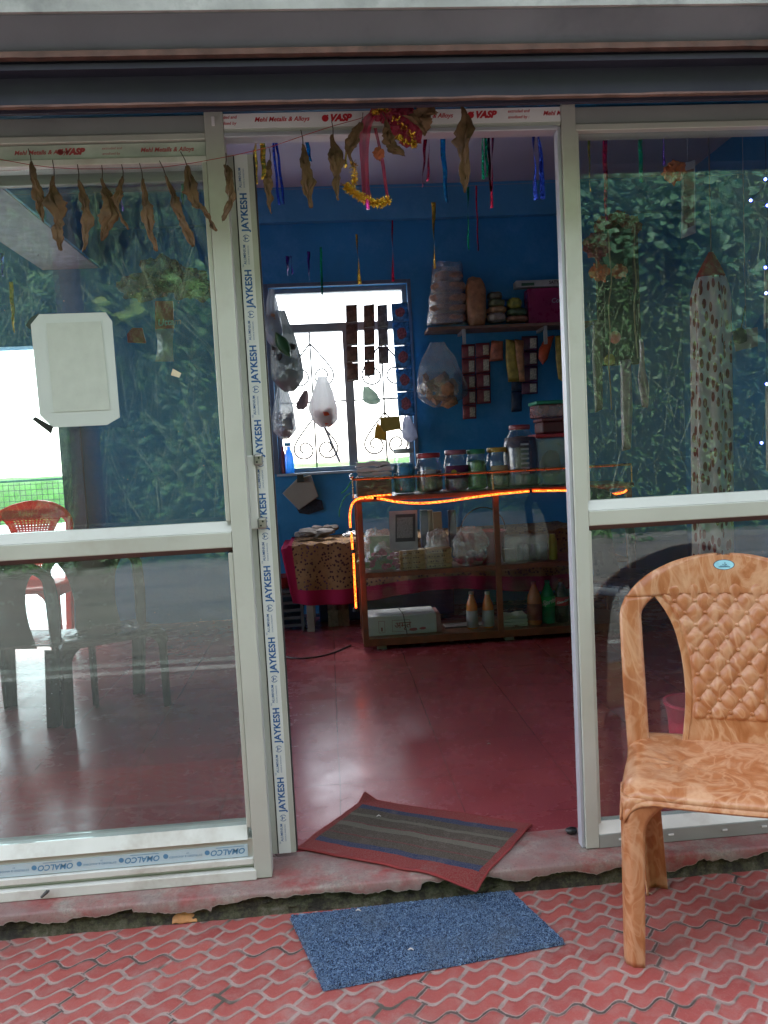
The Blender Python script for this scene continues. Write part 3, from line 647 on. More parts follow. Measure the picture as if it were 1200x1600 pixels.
# ------------------------------------------------------------------ plastic chairs
def marble(name, a, b_, c):
    b = NB(name)
    mp = b.n('ShaderNodeMapping'); mp.inputs['Scale'].default_value = (1, 1, .55); b.l(b.tc.outputs['Object'], mp.inputs[0])
    n = b.noise(11, 5, .6, mp.outputs[0], 1.8)
    n2 = b.noise(5.5, 2, .5, mp.outputs[0], 2.4); n3 = b.noise(11, 1, .5, mp.outputs[0], 2.0)
    col = b.ramp(n, [(.33, a), (.5, b_), (.70, c)])
    v1 = b.ramp(b.math('ABSOLUTE', b.math('SUBTRACT', n2, .5)), [(.006, (.60,)*3), (.040, (0,)*3)])
    v2 = b.ramp(b.math('ABSOLUTE', b.math('SUBTRACT', n3, .53)), [(.004, (.40,)*3), (.034, (0,)*3)])
    col = b.mix(v1, col, c); col = b.mix(v2, col, c)
    col = b.mix(b.ramp(n2, [(.56, (0,)*3), (.62, (.3,)*3)]), col, a)
    return b.done(b.bsdf(col, .32, 0, b.bump(b.noise(240, 2), .08, .002), .5))
def chair(loc, yaw, m, label, holes=False, sc=1.0, quilt=True, group=None, sticker=True):
    root = empty('plastic_chair', loc, label, 'chair', group)
    Mx = Matrix.Translation(loc) @ Matrix.Rotation(R_(yaw), 4, 'Z') @ Matrix.Scale(sc, 4)
    def T_(mb): mb.v = [Mx @ v for v in mb.v]; return mb
    ZS = .462
    def yb(x, z): # back surface
        return .155+(z-ZS)*.26-.85*x*x*min(1, (z-ZS)/.25+.25)
    XO, ZA, ZT = .285, .80, .965; ZL = ZS-.055
    def xo(z):
        if z > ZA: return XO*math.sqrt(max(0, 1-((z-ZA)/(ZT-ZA))**2))
        return XO-.012*((ZA-z)/(ZA-ZS))**1.5
    def xi(z):
        if z > ZA: return .232*math.sqrt(max(0, 1-((z-ZA)/.098)**2))
        return .232-.012*((ZA-z)/(ZA-ZS))
    def sw(z):
        t = (z-ZS)/(.88-ZS); return .128-.012*math.sin(min(1, t*1.6)*math.pi)+.085*max(0, (t-.55)/.45)**2.0
    # apex height
    za = ZA
    while xi(za) > sw(za): za += .0005
    bk = MB()
    def rim(x0, x1, z, u, amp=.010):   # raised rounded rib
        x = x0+(x1-x0)*u; return (x, yb(x, z)-amp*(1-(2*u-1)**4), z)
    nz = 44
    for s in (-1, 1):
        bk.grid(8, nz, lambda u, v, s=s: rim(s*xi(ZL+(za-ZL)*v), s*xo(ZL+(za-ZL)*v), ZL+(za-ZL)*v, u))
    def top(u, v):
        z = za+(ZT-.0004-za)*(1-(1-v)**1.8); xx = xo(z); x = -xx+2*xx*u
        # inner (upper edge of holes/panel) blends into the raised rim
        return (x, yb(x, z)-.010*min(1, (1-abs(2*u-1))*6)*(.35+.65*min(1, v*3)) if abs(x) < sw(za) else yb(x, z)-.010*min(1, (1-abs(2*u-1))*8), z)
    bk.grid(64, 26, top)
    mk('back_frame', T_(bk), m, root, smooth=True, solid=.010*sc, merge=.0004)
    # centre panel with buttoned quilting or a grid of holes
    px_, pz_ = .0272, .0335
    def hgt(x, z):
        w_ = sw(z)-.022; edge = min(1, max(0, (w_-abs(x))/.008))*min(1, max(0, (z-ZS-.055)/.008))*min(1, max(0, (.905-.25*x*x*4-z)/.008))
        if not quilt: return 0.002
        a = (x/px_+ (z-.47)/pz_); b2 = (x/px_-(z-.47)/pz_)
        fa = abs((a/2) % 1-.5)*2; fb = abs((b2/2) % 1-.5)*2     # 1 at seams? distance to diagonal seams
        pf = (1-fa**2.2)*(1-fb**2.2)
        return edge*(.002+.0085*pf)-(1-edge)*.003*(1 if abs(x) < w_+.006 else 0)+(1-edge)*.002
    nu, nv = (92, 200) if quilt else (46, 90)
    zt_ = .912
    def pan(u, v):
        z = ZS-.03+(zt_-ZS+.03)*v; w_ = sw(min(z, za)); x = -w_+2*w_*u
        return (x, yb(x, z)-.001-hgt(x, z)-(.006 if z > za-.01 and not quilt else 0), z)
    keep = None
    if holes:
        keep = lambda u, v, i, j: not (i % 3 == 1 and j % 3 == 1 and .12 < u < .88 and .2 < v < .86)
    pm = MB().grid(nu, nv, pan, keep)
    if quilt:
        for j in range(0, 15):
            for i in range(-6, 7):
                if (i+j) % 2: continue
                x, z = i*px_, .47+(j+.0)*pz_
                if abs(x) < sw(z)-.028 and ZS+.07 < z < .885-.3*x*x:
                    pm.blob((x, yb(x, z)-.006, z), .0042, 1, 0, 1, sy=.8)
    mk('back_panel', T_(pm), m, root, smooth=quilt, solid=.004*sc)
    if sticker:
        st = MB(); a_ = [(.026*math.cos(t), .013*math.sin(t)) for t in np.linspace(0, 2*math.pi, 28, endpoint=False)]
        def sp3(x, z, d): return (x, yb(x, z)-.010-.0055-d, z)
        st.add([sp3(x*1.08, .938+z*1.1, .0) for x, z in a_], [tuple(range(28))]); mk('sticker_rim', T_(st), mat('navy_ink', (.02, .07, .15), .5, bump=0), root)
        st = MB().add([sp3(x, .938+z, .0012) for x, z in a_], [tuple(range(28))]); o1 = mk('sticker', T_(st), mat('pale_blue_sticker', (.35, .68, .78), .3, bump=0), root, label='pale blue oval sticker on the top of the back')
        st = MB()
        for x0, x1, z0, z1 in ((-.014, .016, -.0065, -.0048), (-.010, .012, -.0035, -.0026), (.002, .0035, -.002, .007), (.0045, .0075, .0, .002), (-.004, -.001, .0, .0018)):
            st.add([sp3(x0, .938+z0, .002), sp3(x1, .938+z0, .002), sp3(x1, .938+z1, .002), sp3(x0, .938+z1, .002)], [(0, 1, 2, 3)])
        mk('sticker_print', T_(st), mat('navy_ink', (.02, .07, .15)), root)
    # seat
    YFr, YBk = -.205, .17
    def sxw(y): return .276+.008*math.cos((y-YFr)/(YBk-YFr)*math.pi)
    def seat(u, v):
        y = YFr+(YBk+.02-YFr)*v; w_ = sxw(y); a = 2*u-1
        x = w_*a; z = ZS-.004+.0*v
        z -= .016*(1-a*a)*math.sin(math.pi*min(1, v*1.05))            # dished
        z -= .022*max(0, abs(a)-.86)/.14*1.0*(max(0, abs(a)-.86)/.14)
        z += .012*(1-v)
        if v < .16: t = (.16-v)/.16; z -= .020*t*t; y += .004*t
        y -= .018*(1-a*a)*(1-v)                                          # bowed front
        dx = x-(-.15 if x < 0 else .15); dy = y+.02
        r = math.hypot(dx, dy); z += .0035*math.sin(math.atan2(dy, dx)*9)*max(0, 1-r/.12)*min(1, r/.02)
        return (x, y, z)
    se = MB().grid(90, 60, seat)
    # front apron and side flanges
    def apron(u, v):
        p = seat(u, 0); a = 2*u-1
        dep = .022+.03*max(0, (abs(a)-.70)/.30)**2.2
        return (p[0], p[1]-.006*math.sin(v*math.pi*.5)-.002*math.sin(v*9), p[2]-dep*v)
    se.grid(90, 8, lambda u, v: apron(u, 1-v))
    for s in (0, 1):
        def flank(u, v, s=s):
            p = seat(s, u); return (p[0]+(.006 if s else -.006)*math.sin(v*1.5), p[1], p[2]-.050*v)
        se.grid(40, 6, flank)
    mk('seat', T_(se), m, root, smooth=True, solid=.007*sc, merge=.0006)
    # legs: thin curved channels
    for sx_ in (-1, 1):
        for fr_ in (1, 0):
            lg = MB()
            def leg(u, v, sx_=sx_, fr_=fr_):
                z = (ZS-(.020 if fr_ else .03))*(1-v)
                if fr_:
                    xc = sx_*(.2875+.004*v); yc = YFr-.003+.016*v
                    wd = .054-.006*v+.075*(max(0, .22-v)/.22)**2.4; dp = .085-.03*v
                else:
                    xc = sx_*(.262-.030*v); yc = YBk+.01-.0*v
                    wd = .062-.006*v; dp = .07-.02*v; 
                # corner profile: from inner front edge round the outside corner to the side
                n1 = .45
                r = .022
                pts = [(-wd, 0), (-r, -.004), (-r*.3, r*.3-.001), (0, r), (0, dp)]
                t = u*4; k = min(3, int(t)); q = t-k
                qx = pts[k][0]+(pts[k+1][0]-pts[k][0])*q; qy = pts[k][1]+(pts[k+1][1]-pts[k][1])*q
                if not fr_: qy = -qy
                return (xc+sx_*qx, yc+qy, z)
            lg.grid(16, 30, leg)
            mk('leg', T_(lg), m, root, smooth=True, solid=.006*sc)
    return root
TAN = marble('marbled_tan_plastic', (.37, .122, .040), (.47, .188, .078), (.62, .345, .195))
chair((1.012, 1.872, 0), -22, TAN, 'tan marbled plastic chair with buttoned back, standing on the red pavers')
def thin_plastic(name, c):
    b = NB(name); d = b.bsdf(c, .3); t = b.n('ShaderNodeBsdfTranslucent'); t.inputs[0].default_value = (*c, 1)
    m = b.n('ShaderNodeMixShader'); m.inputs[0].default_value = .5; b.l(d, m.inputs[1]); b.l(t.outputs[0], m.inputs[2]); return b.done(m.outputs[0])
REDP = thin_plastic('red_plastic', (.75, .015, .02))
p = P(28, 800, 5.35)
chair((p.x, 5.3, ZF), -4, REDP, 'red plastic chair with a perforated back before the open back doorway', True, 1.07, False, 'plastic chairs inside the shop', False)
BRP = mat('dark_brown_plastic', (.045, .022, .014), .25, 0, .2, 5, .05, 100)
p = P(150, 800, 4.0)
chair((p.x, 4.0, ZF), 30, BRP, 'dark brown plastic chair right of the red one, behind the left window', False, .89, False, 'plastic chairs inside the shop', False)
p = P(44, 900, 4.0)  # extra chair for a dark form here, added also to block bright floor reflection
chair((p.x, 3.95, ZF), 168, BRP, 'dark brown plastic chair seen from behind at the left edge, before the red one', False, .88, False, 'plastic chairs inside the shop', False)
p = P(985, 960, 4.3)
chair((p.x, 4.3, ZF), 35, mat('dark_blue_plastic', (.02, .035, .07), .3, 0, .2, 5, .05, 100), 'dark blue plastic chair inside behind the right window', False, 1.0, False, 'plastic chairs inside the shop', False)
# pink tub on the floor inside
p = P(1078, 1140, 2.75)
mk('plastic_tub', MB().lathe([(.06, 0), (.075, .16), (.088, .235), (.094, .24), (.094, .25), (.083, .25), (.068, .02), (.001, .015)], (p.x, 2.75, ZF), 28), mat('pink_plastic', (.50, .03, .07), .35), smooth=True, label='pink plastic tub on the shop floor seen through the tan chair back', cat='tub')
# ------------------------------------------------------------------ mats
def coir():
    b = NB('blue_coil_vinyl'); v = b.n('ShaderNodeTexVoronoi'); v.inputs['Scale'].default_value = 150; b.l(b.tc.outputs['Object'], v.inputs['Vector'])
    n = b.noise(105, 2, .6, dist=3.0); col = b.ramp(n, [(.42, (.012, .025, .07)), (.48, (.07, .16, .36)), (.58, (.30, .44, .64))])
    col = b.mix(b.ramp(b.noise(7, 5, .7), [(.5, (0,)*3), (.72, (.55,)*3)]), col, (.20, .24, .30))
    return b.done(b.bsdf(col, .5, 0, b.bump(n, 1., .012)))
c0, c1, c2, c3 = [Vector((x, y, 0)) for x, y in ((-.180, 2.128), (.465, 2.150), (.549, 1.898), (-.083, 1.812))]
dm = MB(); rs = np.random.RandomState(3); NX, NY = 420, 190
rnd = rs.rand(NY+1, NX+1)
def dmf(u, v):
    a = c0.lerp(c1, u); b_ = c3.lerp(c2, u); p = b_.lerp(a, v)
    i, j = int(round(u*NX)), int(round(v*NY)); e = min(u*NX, (1-u)*NX, v*NY, (1-v)*NY)
    return (p.x+(rnd[j, i]-.5)*.003, p.y+(rnd[j, (i*7) % NX]-.5)*.003, .003+(.0095 if e > 1 else 0)+(rnd[j, i]-.5)*.006*(e > 1)+.0015*noise.noise(p*9))
dm.grid(NX, NY, dmf)
mk('doormat', dm, coir(), label='blue coiled vinyl doormat on the pavers below the step', cat='doormat')
def rugm():
    b = NB('striped_cotton_rug'); at = b.n('ShaderNodeUVMap'); sp2 = b.n('ShaderNodeSeparateXYZ'); b.l(at.outputs[0], sp2.inputs[0])
    v = sp2.outputs[1]; u = sp2.outputs[0]
    RD, BL, GR, OL, MR = (.27, .035, .035), (.025, .04, .10), (.14, .13, .10), (.075, .06, .045), (.13, .04, .04)
    cols = b.ramp(v, [(0, RD), (.15, BL), (.225, OL), (.32, MR), (.34, OL), (.46, GR), (.53, MR), (.55, OL), (.66, GR), (.70, OL), (.80, BL), (.87, RD)], 'CONSTANT')
    e = b.math('MINIMUM', u, b.math('SUBTRACT', 1.0, u)); col = b.mix(b.math('LESS_THAN', e, .035), cols, (.24, .03, .03))
    w1 = b.noise(260, 3, .7); col = b.mix(b.ramp(w1, [(.4, (0,)*3), (.8, (.5,)*3)]), col, (.30, .24, .20))
    col = b.mix(b.ramp(b.noise(16, 6, .7), [(.55, (0,)*3), (.8, (.45,)*3)]), col, (.25, .19, .16))
    wv = b.n('ShaderNodeTexWave', bands_direction='DIAGONAL'); wv.inputs['Scale'].default_value = 160; b.l(b.tc.outputs['Object'], wv.inputs['Vector'])
    return b.done(b.bsdf(col, .9, 0, b.bump(b.math('ADD', wv.outputs['Fac'], w1), .7, .003), .2))
r0, r1, r2, r3 = [Vector((x, y, 0)) for x, y in ((-.162, 2.376), (.066, 2.680), (.591, 2.39), (.352, 2.088))]   # near-left, far-left, far-right, near-right
rg = MB()
def rgf(u, v):
    p = r0.lerp(r3, u).lerp(r1.lerp(r2, u), v)
    z = ZF+.007+.004*noise.noise(p*7)+.002*noise.noise(p*23)
    if v > .9 and u < .08: z += .025*(v-.9)/.1*(.08-u)/.08
    if p.y < 2.152: z -= (2.152-p.y)*.4
    s = 1+.0
    return (p.x+.004*noise.noise(Vector((v*6, 1, u))), p.y+.004*noise.noise(Vector((u*9, v, 5))), z)
rg.grid(90, 60, rgf)
ro = mk('floor_rug', rg, rugm(), smooth=True, solid=.006, label='striped maroon and grey cotton rug lying askew over the step edge', cat='rug')
uvl = ro.data.uv_layers.new(name='UVMap')
for poly in ro.data.polygons:
    for li in poly.loop_indices:
        vi = ro.data.loops[li].vertex_index; uvl.data[li].uv = ((vi % 91)/90, (vi//91)/60)
hem = MB()
hem.tube([rgf(u, 0) for u in np.linspace(0, 1, 40)], .0045, 6).tube([rgf(u, 1) for u in np.linspace(0, 1, 40)], .0045, 6).tube([rgf(0, u) for u in np.linspace(0, 1, 30)], .004, 6).tube([rgf(1, u) for u in np.linspace(0, 1, 30)], .004, 6)
mk('hem', hem, mat('red_hem', (.24, .03, .03), .9), ro, smooth=True)
# small litter
def scrap(name, c, pts, m, label, cat, z=0, th=.001, curl=.01):
    mb = MB(); mb.prism([(c[0]+x, c[1]+y, z+curl*noise.noise(Vector((x*30, y*30, len(pts))))+.004) for x, y in pts], (0, 0, 1), th)
    return mk(name, mb, m, label=label, cat=cat)
DRY = mat('dry_leaf_orange', (.55, .26, .10), .7, 0, .3, 30, .5, 60)
def G(px, py, Z): d = ray(px, py); t = (Z-H)/d.z; return Vector((t*d.x, t*d.y, Z))
g = G(287, 1440, .0)
lm = MB(); lm.grid(12, 6, lambda u, v: (g.x-.030+.070*u, g.y-.012+.010*v, .003+.030*v*math.sin(math.pi*(.1+.85*u))**.7+.004*noise.noise(Vector((u*4, v*4, 0)))))
mk('fallen_leaf', lm, DRY, smooth=True, solid=.001, label='dry orange leaf fallen at the foot of the plinth', cat='leaf')
for (px, py), z, lab in (((592, 1276), .089, 'thin white paper scrap on the striped rug'), ((642, 1485), .018, 'tiny white scrap on the blue doormat'), ((560, 1424), .018, 'pinkish twig scrap at the back edge of the blue doormat'), ((660, 1061), ZF, 'tiny white crumb far back on the red floor'), ((764, 1163), ZF, 'tiny white crumb in the middle of the red floor'), ((1015, 1398), 0., 'small white paper bit on the pavers behind the chair leg')):
    g = G(px, py, z); mk('paper_scrap', MB().tube([(g.x-.008, g.y, z+.002), (g.x, g.y+.003, z+.004), (g.x+.007, g.y-.002, z+.002)], [.0008, .0022, .0008], 5), mat('paper_bit', (.7, .62, .58), .8), label=lab, cat='paper scrap')
g = G(893, 1303, ZF); mk('door_stop', MB().blob((g.x, g.y, ZF+.012), .016, 2, .1, sx=1.2, sz=.7), BLACK, smooth=True, label='small black rubber stop on the floor by the right door post', cat='door stop')
q = P(71, 1396, FY-.012); mk('peg', MB().tube([q+Vector((-.012, 0, -.010)), q+Vector((.006, -.002, .006))], [.004, .006], 6).tube([q+Vector((0, -.002, .004)), q+Vector((.012, -.004, .009))], .0035, 5), mat('grey_peg', (.08, .08, .08), .6), smooth=True, label='small dark grey peg lying on the left window sill', cat='peg')
# ------------------------------------------------------------------ dried leaves on the thread over the door
DL = mat('dried_leaf_brown', (.14, .078, .036), .75, 0, .6, 11, .9, 40, dirt=(.035, .03, .02))
thr = [P(x, y, 2.165) for x, y in ((-60, 240), (0, 249), (44, 257), (82, 262), (121, 264), (190, 264), (218, 263), (249, 262), (300, 255), (360, 244), (422, 230), (480, 210), (520, 197), (560, 186), (600, 172), (625, 165))]
mk('leaf_thread', MB().tube(thr, .0009, 5), THREAD, label='thin red thread strung across the shopfront with dry leaves hanging from it', cat='thread')
def dleaf(a, b_, w_, label, seed, Y=2.160, curl=1.0, stem=.3):
    A, B = P(*a, Y), P(*b_, Y-.01*(seed % 3)); L = (B-A); ax = L.normalized(); L = L.length
    side = ax.cross(Vector((0, 1, 0))).normalized(); rs = random.Random(seed)
    tw = rs.uniform(-1.2, 1.2); bend = rs.uniform(-.02, .02)
    mb = MB()
    def fn(u, v):
        t = stem*.6+(1-stem*.6)*v; c = A+ax*L*t+side*bend*math.sin(v*math.pi)*1.2
        ww = w_*.80*(math.sin(math.pi*min(1, v*.94+.03))**.9)*(1+.7*noise.noise(Vector((v*4, seed*1.7, 0)))+.3*noise.noise(Vector((v*16, seed, u))))*.5
        ang = (u-.5)*(1.5+1.2*curl)+tw*v*1.5+.5*math.sin(v*7+seed); r = ww*(1.0+.35*noise.noise(Vector((v*22, seed, round(u))))*(abs(u-.5) > .4)); r *= (.35+.65*abs(2*u-1))
        return c+side*r*math.sin(ang)+Vector((0, -1, 0))*r*math.cos(ang)*.8+side*.008*noise.noise(Vector((u*5, v*6, seed)))+Vector((0, -.006, 0))*noise.noise(Vector((u*7, v*9, seed)))+ax*.008*noise.noise(Vector((u*4, 1, seed)))*(v > .8)
    mb.grid(14, 26, fn)
    mb2 = MB().tube([A, A+ax*L*stem*.35+side*.002, A+ax*L*(stem*.6+.04)], [.0012, .0013, .0016], 5)
    r = empty('dry_leaf', A, label, 'leaf', 'dry leaves hung over the shopfront'); r.location.z = B.z; WL[r.name] = r.location.copy()
    mk('blade', mb, DL, r, smooth=True, solid=.0009); mk('stalk', mb2, mat('leaf_stalk', (.05, .035, .02), .8), r)
for k, (a, b_, w_, lab) in enumerate([
    ((44, 232), (68, 346), .040, 'curled brown leaf hanging leftmost, its tip touching the next leaf'),
    ((82, 250), (95, 391), .062, 'broad dark leaf with a narrow orange lower lobe, second from the left'),
    ((121, 257), (131, 391), .034, 'long thin tan leaf, third from the left of the row'),
    ((159, 258), (160, 376), .050, 'dark rolled leaf with a square ragged end, fourth from the left'),
    ((190, 257), (201, 358), .030, 'smallest dark leaf of the left row, fifth from the left'),
    ((218, 255), (243, 391), .040, 'long split-ended tan leaf, sixth from the left'),
    ((249, 251), (303, 384), .044, 'slanting reddish leaf hanging left of the large leaf by the post'),
    ((282, 237), (337, 361), .072, 'large fish-shaped leaf hanging against the left door post'),
    ((353, 239), (348, 345), .040, 'leaf hanging between the left post and the taped door edge'),
    ((421, 232), (424, 333), .034, 'narrow leaf hanging just right of the taped door edge'),
    ((470, 203), (487, 325), .042, 'tapering leaf in front of the blue streamer in the doorway'),
    ((518, 188), (529, 312), .046, 'dark pointed leaf hanging below the first red logo of the header'),
    ((567, 176), (553, 262), .050, 'upright olive leaf touching the left of the red tulle'),
    ((597, 176), (630, 243), .050, 'black and brown leaf poking out of the red tulle'),
    ((672, 160), (662, 212), .095, 'round blackish leaf at the right of the red tulle'),
    ((721, 163), (727, 300), .088, 'widest hanging leaf, dark with a brown tail, right of the tulle')]):
    dleaf(a, b_, w_, lab, k*7+3, 2.150 if k > 11 else 2.160, curl=.4 if k in (1, 7, 14, 15) else 1.0, stem=.05 if k > 13 else .3)
# ------------------------------------------------------------------ foil streamers
FO = dict(gold=((.75, .45, .05),), blue=((.03, .08, .55),), sky=((.02, .28, .62),), red=((.50, .01, .06),), crimson=((.55, .01, .08),), green=((.0, .32, .16),), purple=((.12, .04, .35),), pink=((.7, .05, .35),), black=((.05, .02, .04),))
def foil(c):
    n = 'foil_'+c
    if n in MATS: return MATS[n]
    b = NB(n); nn = b.noise(55, 3, .6, dist=1.); m = b.done(b.bsdf(FO[c][0], .22, .85, b.bump(nn, .8, .01))); MATS[n] = m; return m
def streamer(x, y0, y1, c, label, Y, wpx=7, strands=1, seed=0):
    A, B = P(x[0], y0, Y), P(x[1], y1, Y); w_ = wpx*Y/FPX
    rs = random.Random(seed*13+int(y1)); L = (B-A).length; mb = MB(); turns = rs.uniform(.8, 1.8)*L/.35; ph = rs.uniform(0, 6)
    for k in range(strands):
        off = (k-(strands-1)/2)*w_*.9; Lk = 1-.12*k*rs.random()
        def fn(u, v):
            p = A.lerp(B, v*Lk); a = ph+turns*v*1.6+k*.6
            r = (u-.5)*w_*(.45+.55*abs(math.cos(a*.5))); o = .0012*math.sin(v*14+k*3)+.010*L*noise.noise(Vector((v*3, k*.4, seed)))
            return (p.x+off*(.7+v*.3)+r*math.cos(a)+o, p.y+(r if abs(r) > .0005 else .0005)*math.sin(a), p.z)
        mb.grid(2, max(10, int(L*90)), fn)
    return mk('foil_streamer', mb, foil(c), solid=.0006, smooth=True, label=label, cat='streamer', group='foil streamers hung in the shop')
ST = [((404, 406), 210, 288, 'gold', 'gold streamer with two sparkling folds beside the taped door edge', 2.6, 16, 2),
 ((428, 440), 208, 320, 'blue', 'dark blue streamer behind the leaf nearest the taped door edge', 2.6, 8, 2),
 ((478, 484), 206, 252, 'sky', 'short bright blue streamer behind a pointed leaf', 2.6, 12, 1),
 ((541, 540), 206, 262, 'gold', 'short gold streamer left of the red ribbon', 2.6, 7, 1),
 ((668, 664), 206, 292, 'crimson', 'crimson streamer with forked tails right of the tinsel garland', 2.6, 9, 2),
 ((690, 698), 201, 316, 'sky', 'pale blue streamer right of the crimson one', 2.6, 8, 1),
 ((756, 758), 200, 280, 'green', 'green streamer of the cluster of three', 2.6, 7, 2),
 ((763, 766), 200, 300, 'black', 'dark streamer in the middle of the cluster of three', 2.6, 4, 1),
 ((770, 768), 205, 325, 'red', 'red streamer of the cluster of three', 2.6, 8, 1),
 ((837, 843), 198, 312, 'blue', 'deep blue double streamer near the right door post', 2.6, 13, 2),
 ((731, 732), 292, 390, 'green', 'thin green streamer hanging below the pale blue one', 4.2, 5, 1),
 ((744, 747), 290, 392, 'red', 'thin red streamer beside the thin green one', 4.2, 5, 1),
 ((452, 453), 400, 430, 'purple', 'short violet streamer above the left end of the back window', 4.95, 8, 2),
 ((482, 483), 393, 437, 'purple', 'thin violet streamer above the back window', 4.95, 5, 1),
 ((501, 504), 386, 472, 'green', 'green streamer reaching down over the top of the back window', 4.95, 7, 1),
 ((557, 562), 366, 444, 'gold', 'gold streamer above the middle of the back window', 4.95, 7, 1),
 ((613, 614), 344, 440, 'red', 'dark red streamer hanging from the ceiling beam', 4.95, 5, 1),
 ((677, 679), 316, 420, 'gold', 'long gold streamer above the bag of puffed snacks', 4.95, 7, 1),
 ((920, 922), 197, 300, 'gold', 'gold streamer at the left edge of the right window', 2.75, 9, 1),
 ((944, 948), 196, 345, 'crimson', 'dark crimson streamer second from the left in the right window', 2.75, 7, 1),
 ((1000, 1002), 194, 285, 'green', 'green streamer with a bright tip in the right window', 2.75, 6, 1),
 ((1036, 1037), 192, 258, 'purple', 'short violet streamer in the right window', 2.75, 6, 1),
 ((17, 22), 440, 520, 'gold', 'gold streamer at the far left above the paper notice', 3.2, 6, 1),
 ((3, 4), 395, 432, 'blue', 'short blue streamer at the left edge of the left window', 3.2, 8, 1),
 ((186, 192), 258, 330, 'purple', 'grey violet streamer behind the fifth hanging leaf', 2.6, 6, 1),
 ((284, 286), 262, 320, 'green', 'green streamer behind the slanting leaf', 2.6, 8, 1),
 ((297, 300), 258, 325, 'gold', 'gold streamer left of the large fish-shaped leaf', 2.6, 6, 1)]
for k, (xs, a, b_, c, lab, Y, wp, n_) in enumerate(ST): streamer(xs, a, b_, c, lab, Y, wp, n_, k)
# threads the far streamers hang from
NYL = mat('nylon_thread', (.25, .25, .28), .5)
for Y, x0, x1, z, lab in ((2.6, -2.3, 2.6, None, 'thin string across the ceiling just behind the door header'),):
    pa, pb = P(-300, 195, Y), P(1300, 150, Y); zt2 = 2.55
    mk('ceiling_string', MB().tube([(x0, Y, zt2), (.2, Y, zt2-.01), (x1, Y, zt2)], .001, 4), NYL, label=lab, cat='string')
for xs, a, b_, c, lab, Y, wp, n_ in ST:
    pass
hs_ = MB()
mk('hanging_string', MB().tube([P(738, 290, 4.2)+Vector((-2.4, 0, .02)), P(738, 290, 4.2), P(738, 290, 4.2)+Vector((2.2, 0, .03))], .001, 4), NYL, label='thin string across the room carrying the thin green and red streamers', cat='string')
# ------------------------------------------------------------------ red tulle garland with gold tinsel
ga = empty('tulle_garland', P(590, 322, 2.15), 'red tulle and gold tinsel garland bunched over the middle of the door header', 'garland')
TUL = film('red_tulle', (.45, .01, .06), .75, .05, .5, .4, 60, .8)
tu = MB()
for k, (px, py, r, sx_, sz_) in enumerate(((592, 178, .020, 1.2, .8), (612, 180, .026, 1.2, .9), (632, 186, .030, 1.0, 1.2), (645, 205, .028, .9, 1.3), (618, 200, .02, 1, 1.3), (638, 216, .024, 1, .9))):
    tu.blob(P(px, py, 2.165), r, 3, .28, 7, sx_, .6, sz_, k)
mk('tulle_bunch', tu, TUL, ga, smooth=True)
rb = MB(); A_ = [P(x, y, 2.16) for x, y in ((590, 172), (574, 190), (569, 225), (570, 262), (572, 300), (576, 318))]
A_ = smooth_path(A_, 5)
rb.grid(6, len(A_)-1, lambda u, v: A_[int(round(v*(len(A_)-1)))]+Vector(((u-.5)*.026*(1+.2*math.sin(v*7)), -.004*math.sin(u*9+v*5), 0)))
mk('ribbon', rb, TUL, ga, smooth=True)
rb = MB(); B_ = smooth_path([P(x, y, 2.16) for x, y in ((586, 200), (592, 225), (598, 255), (602, 285), (606, 312))], 5)
rb.grid(3, len(B_)-1, lambda u, v: B_[int(round(v*(len(B_)-1)))]+Vector(((u-.5)*.009, -.003*math.sin(u*9+v*9), 0)))
mk('ribbon', rb, TUL, ga, smooth=True)
def tinsel(path, r, n, seed, lw=.0011):
    mb = MB(); rs = random.Random(seed); pts = smooth_path([P(*q, 2.15) if len(q) == 2 else Vector(q) for q in path], 6)
    for k in range(n):
        c = pts[rs.randrange(len(pts))]+Vector((rs.gauss(0, .002), rs.gauss(0, .002), rs.gauss(0, .002)))
        d = Vector((rs.gauss(0, 1), rs.gauss(0, 1), rs.gauss(0, 1))).normalized()*r*rs.uniform(.5, 1.1); s = d.cross(Vector((rs.gauss(0, 1), 1, 0))).normalized()*lw
        mb.add([c-s, c+s, c+d+s, c+d-s], [(0, 1, 2, 3)])
    return mb
mk('tinsel', tinsel([(541, 291), (556, 303), (573, 312), (590, 318), (606, 314)], .014, 900, 1), foil('gold'), ga)
mk('tinsel', tinsel([(584, 178), (602, 172), (640, 208), (646, 226), (622, 215)], .011, 380, 2), foil('gold'), ga)
mk('tinsel', tinsel([(552, 255), (555, 275), (551, 288)], .010, 160, 4), foil('gold'), ga)
mk('dried_flower', MB().blob(P(592, 240, 2.15), .014, 3, .3, 6), mat('dull_orange_petals', (.35, .10, .04), .8, 0, .3, 30, .5), ga, smooth=True)
mk('pink_tassel', MB().tube([P(574, 312, 2.148), P(575, 327, 2.148)], [.006, .005], 8), foil('pink'), ga)
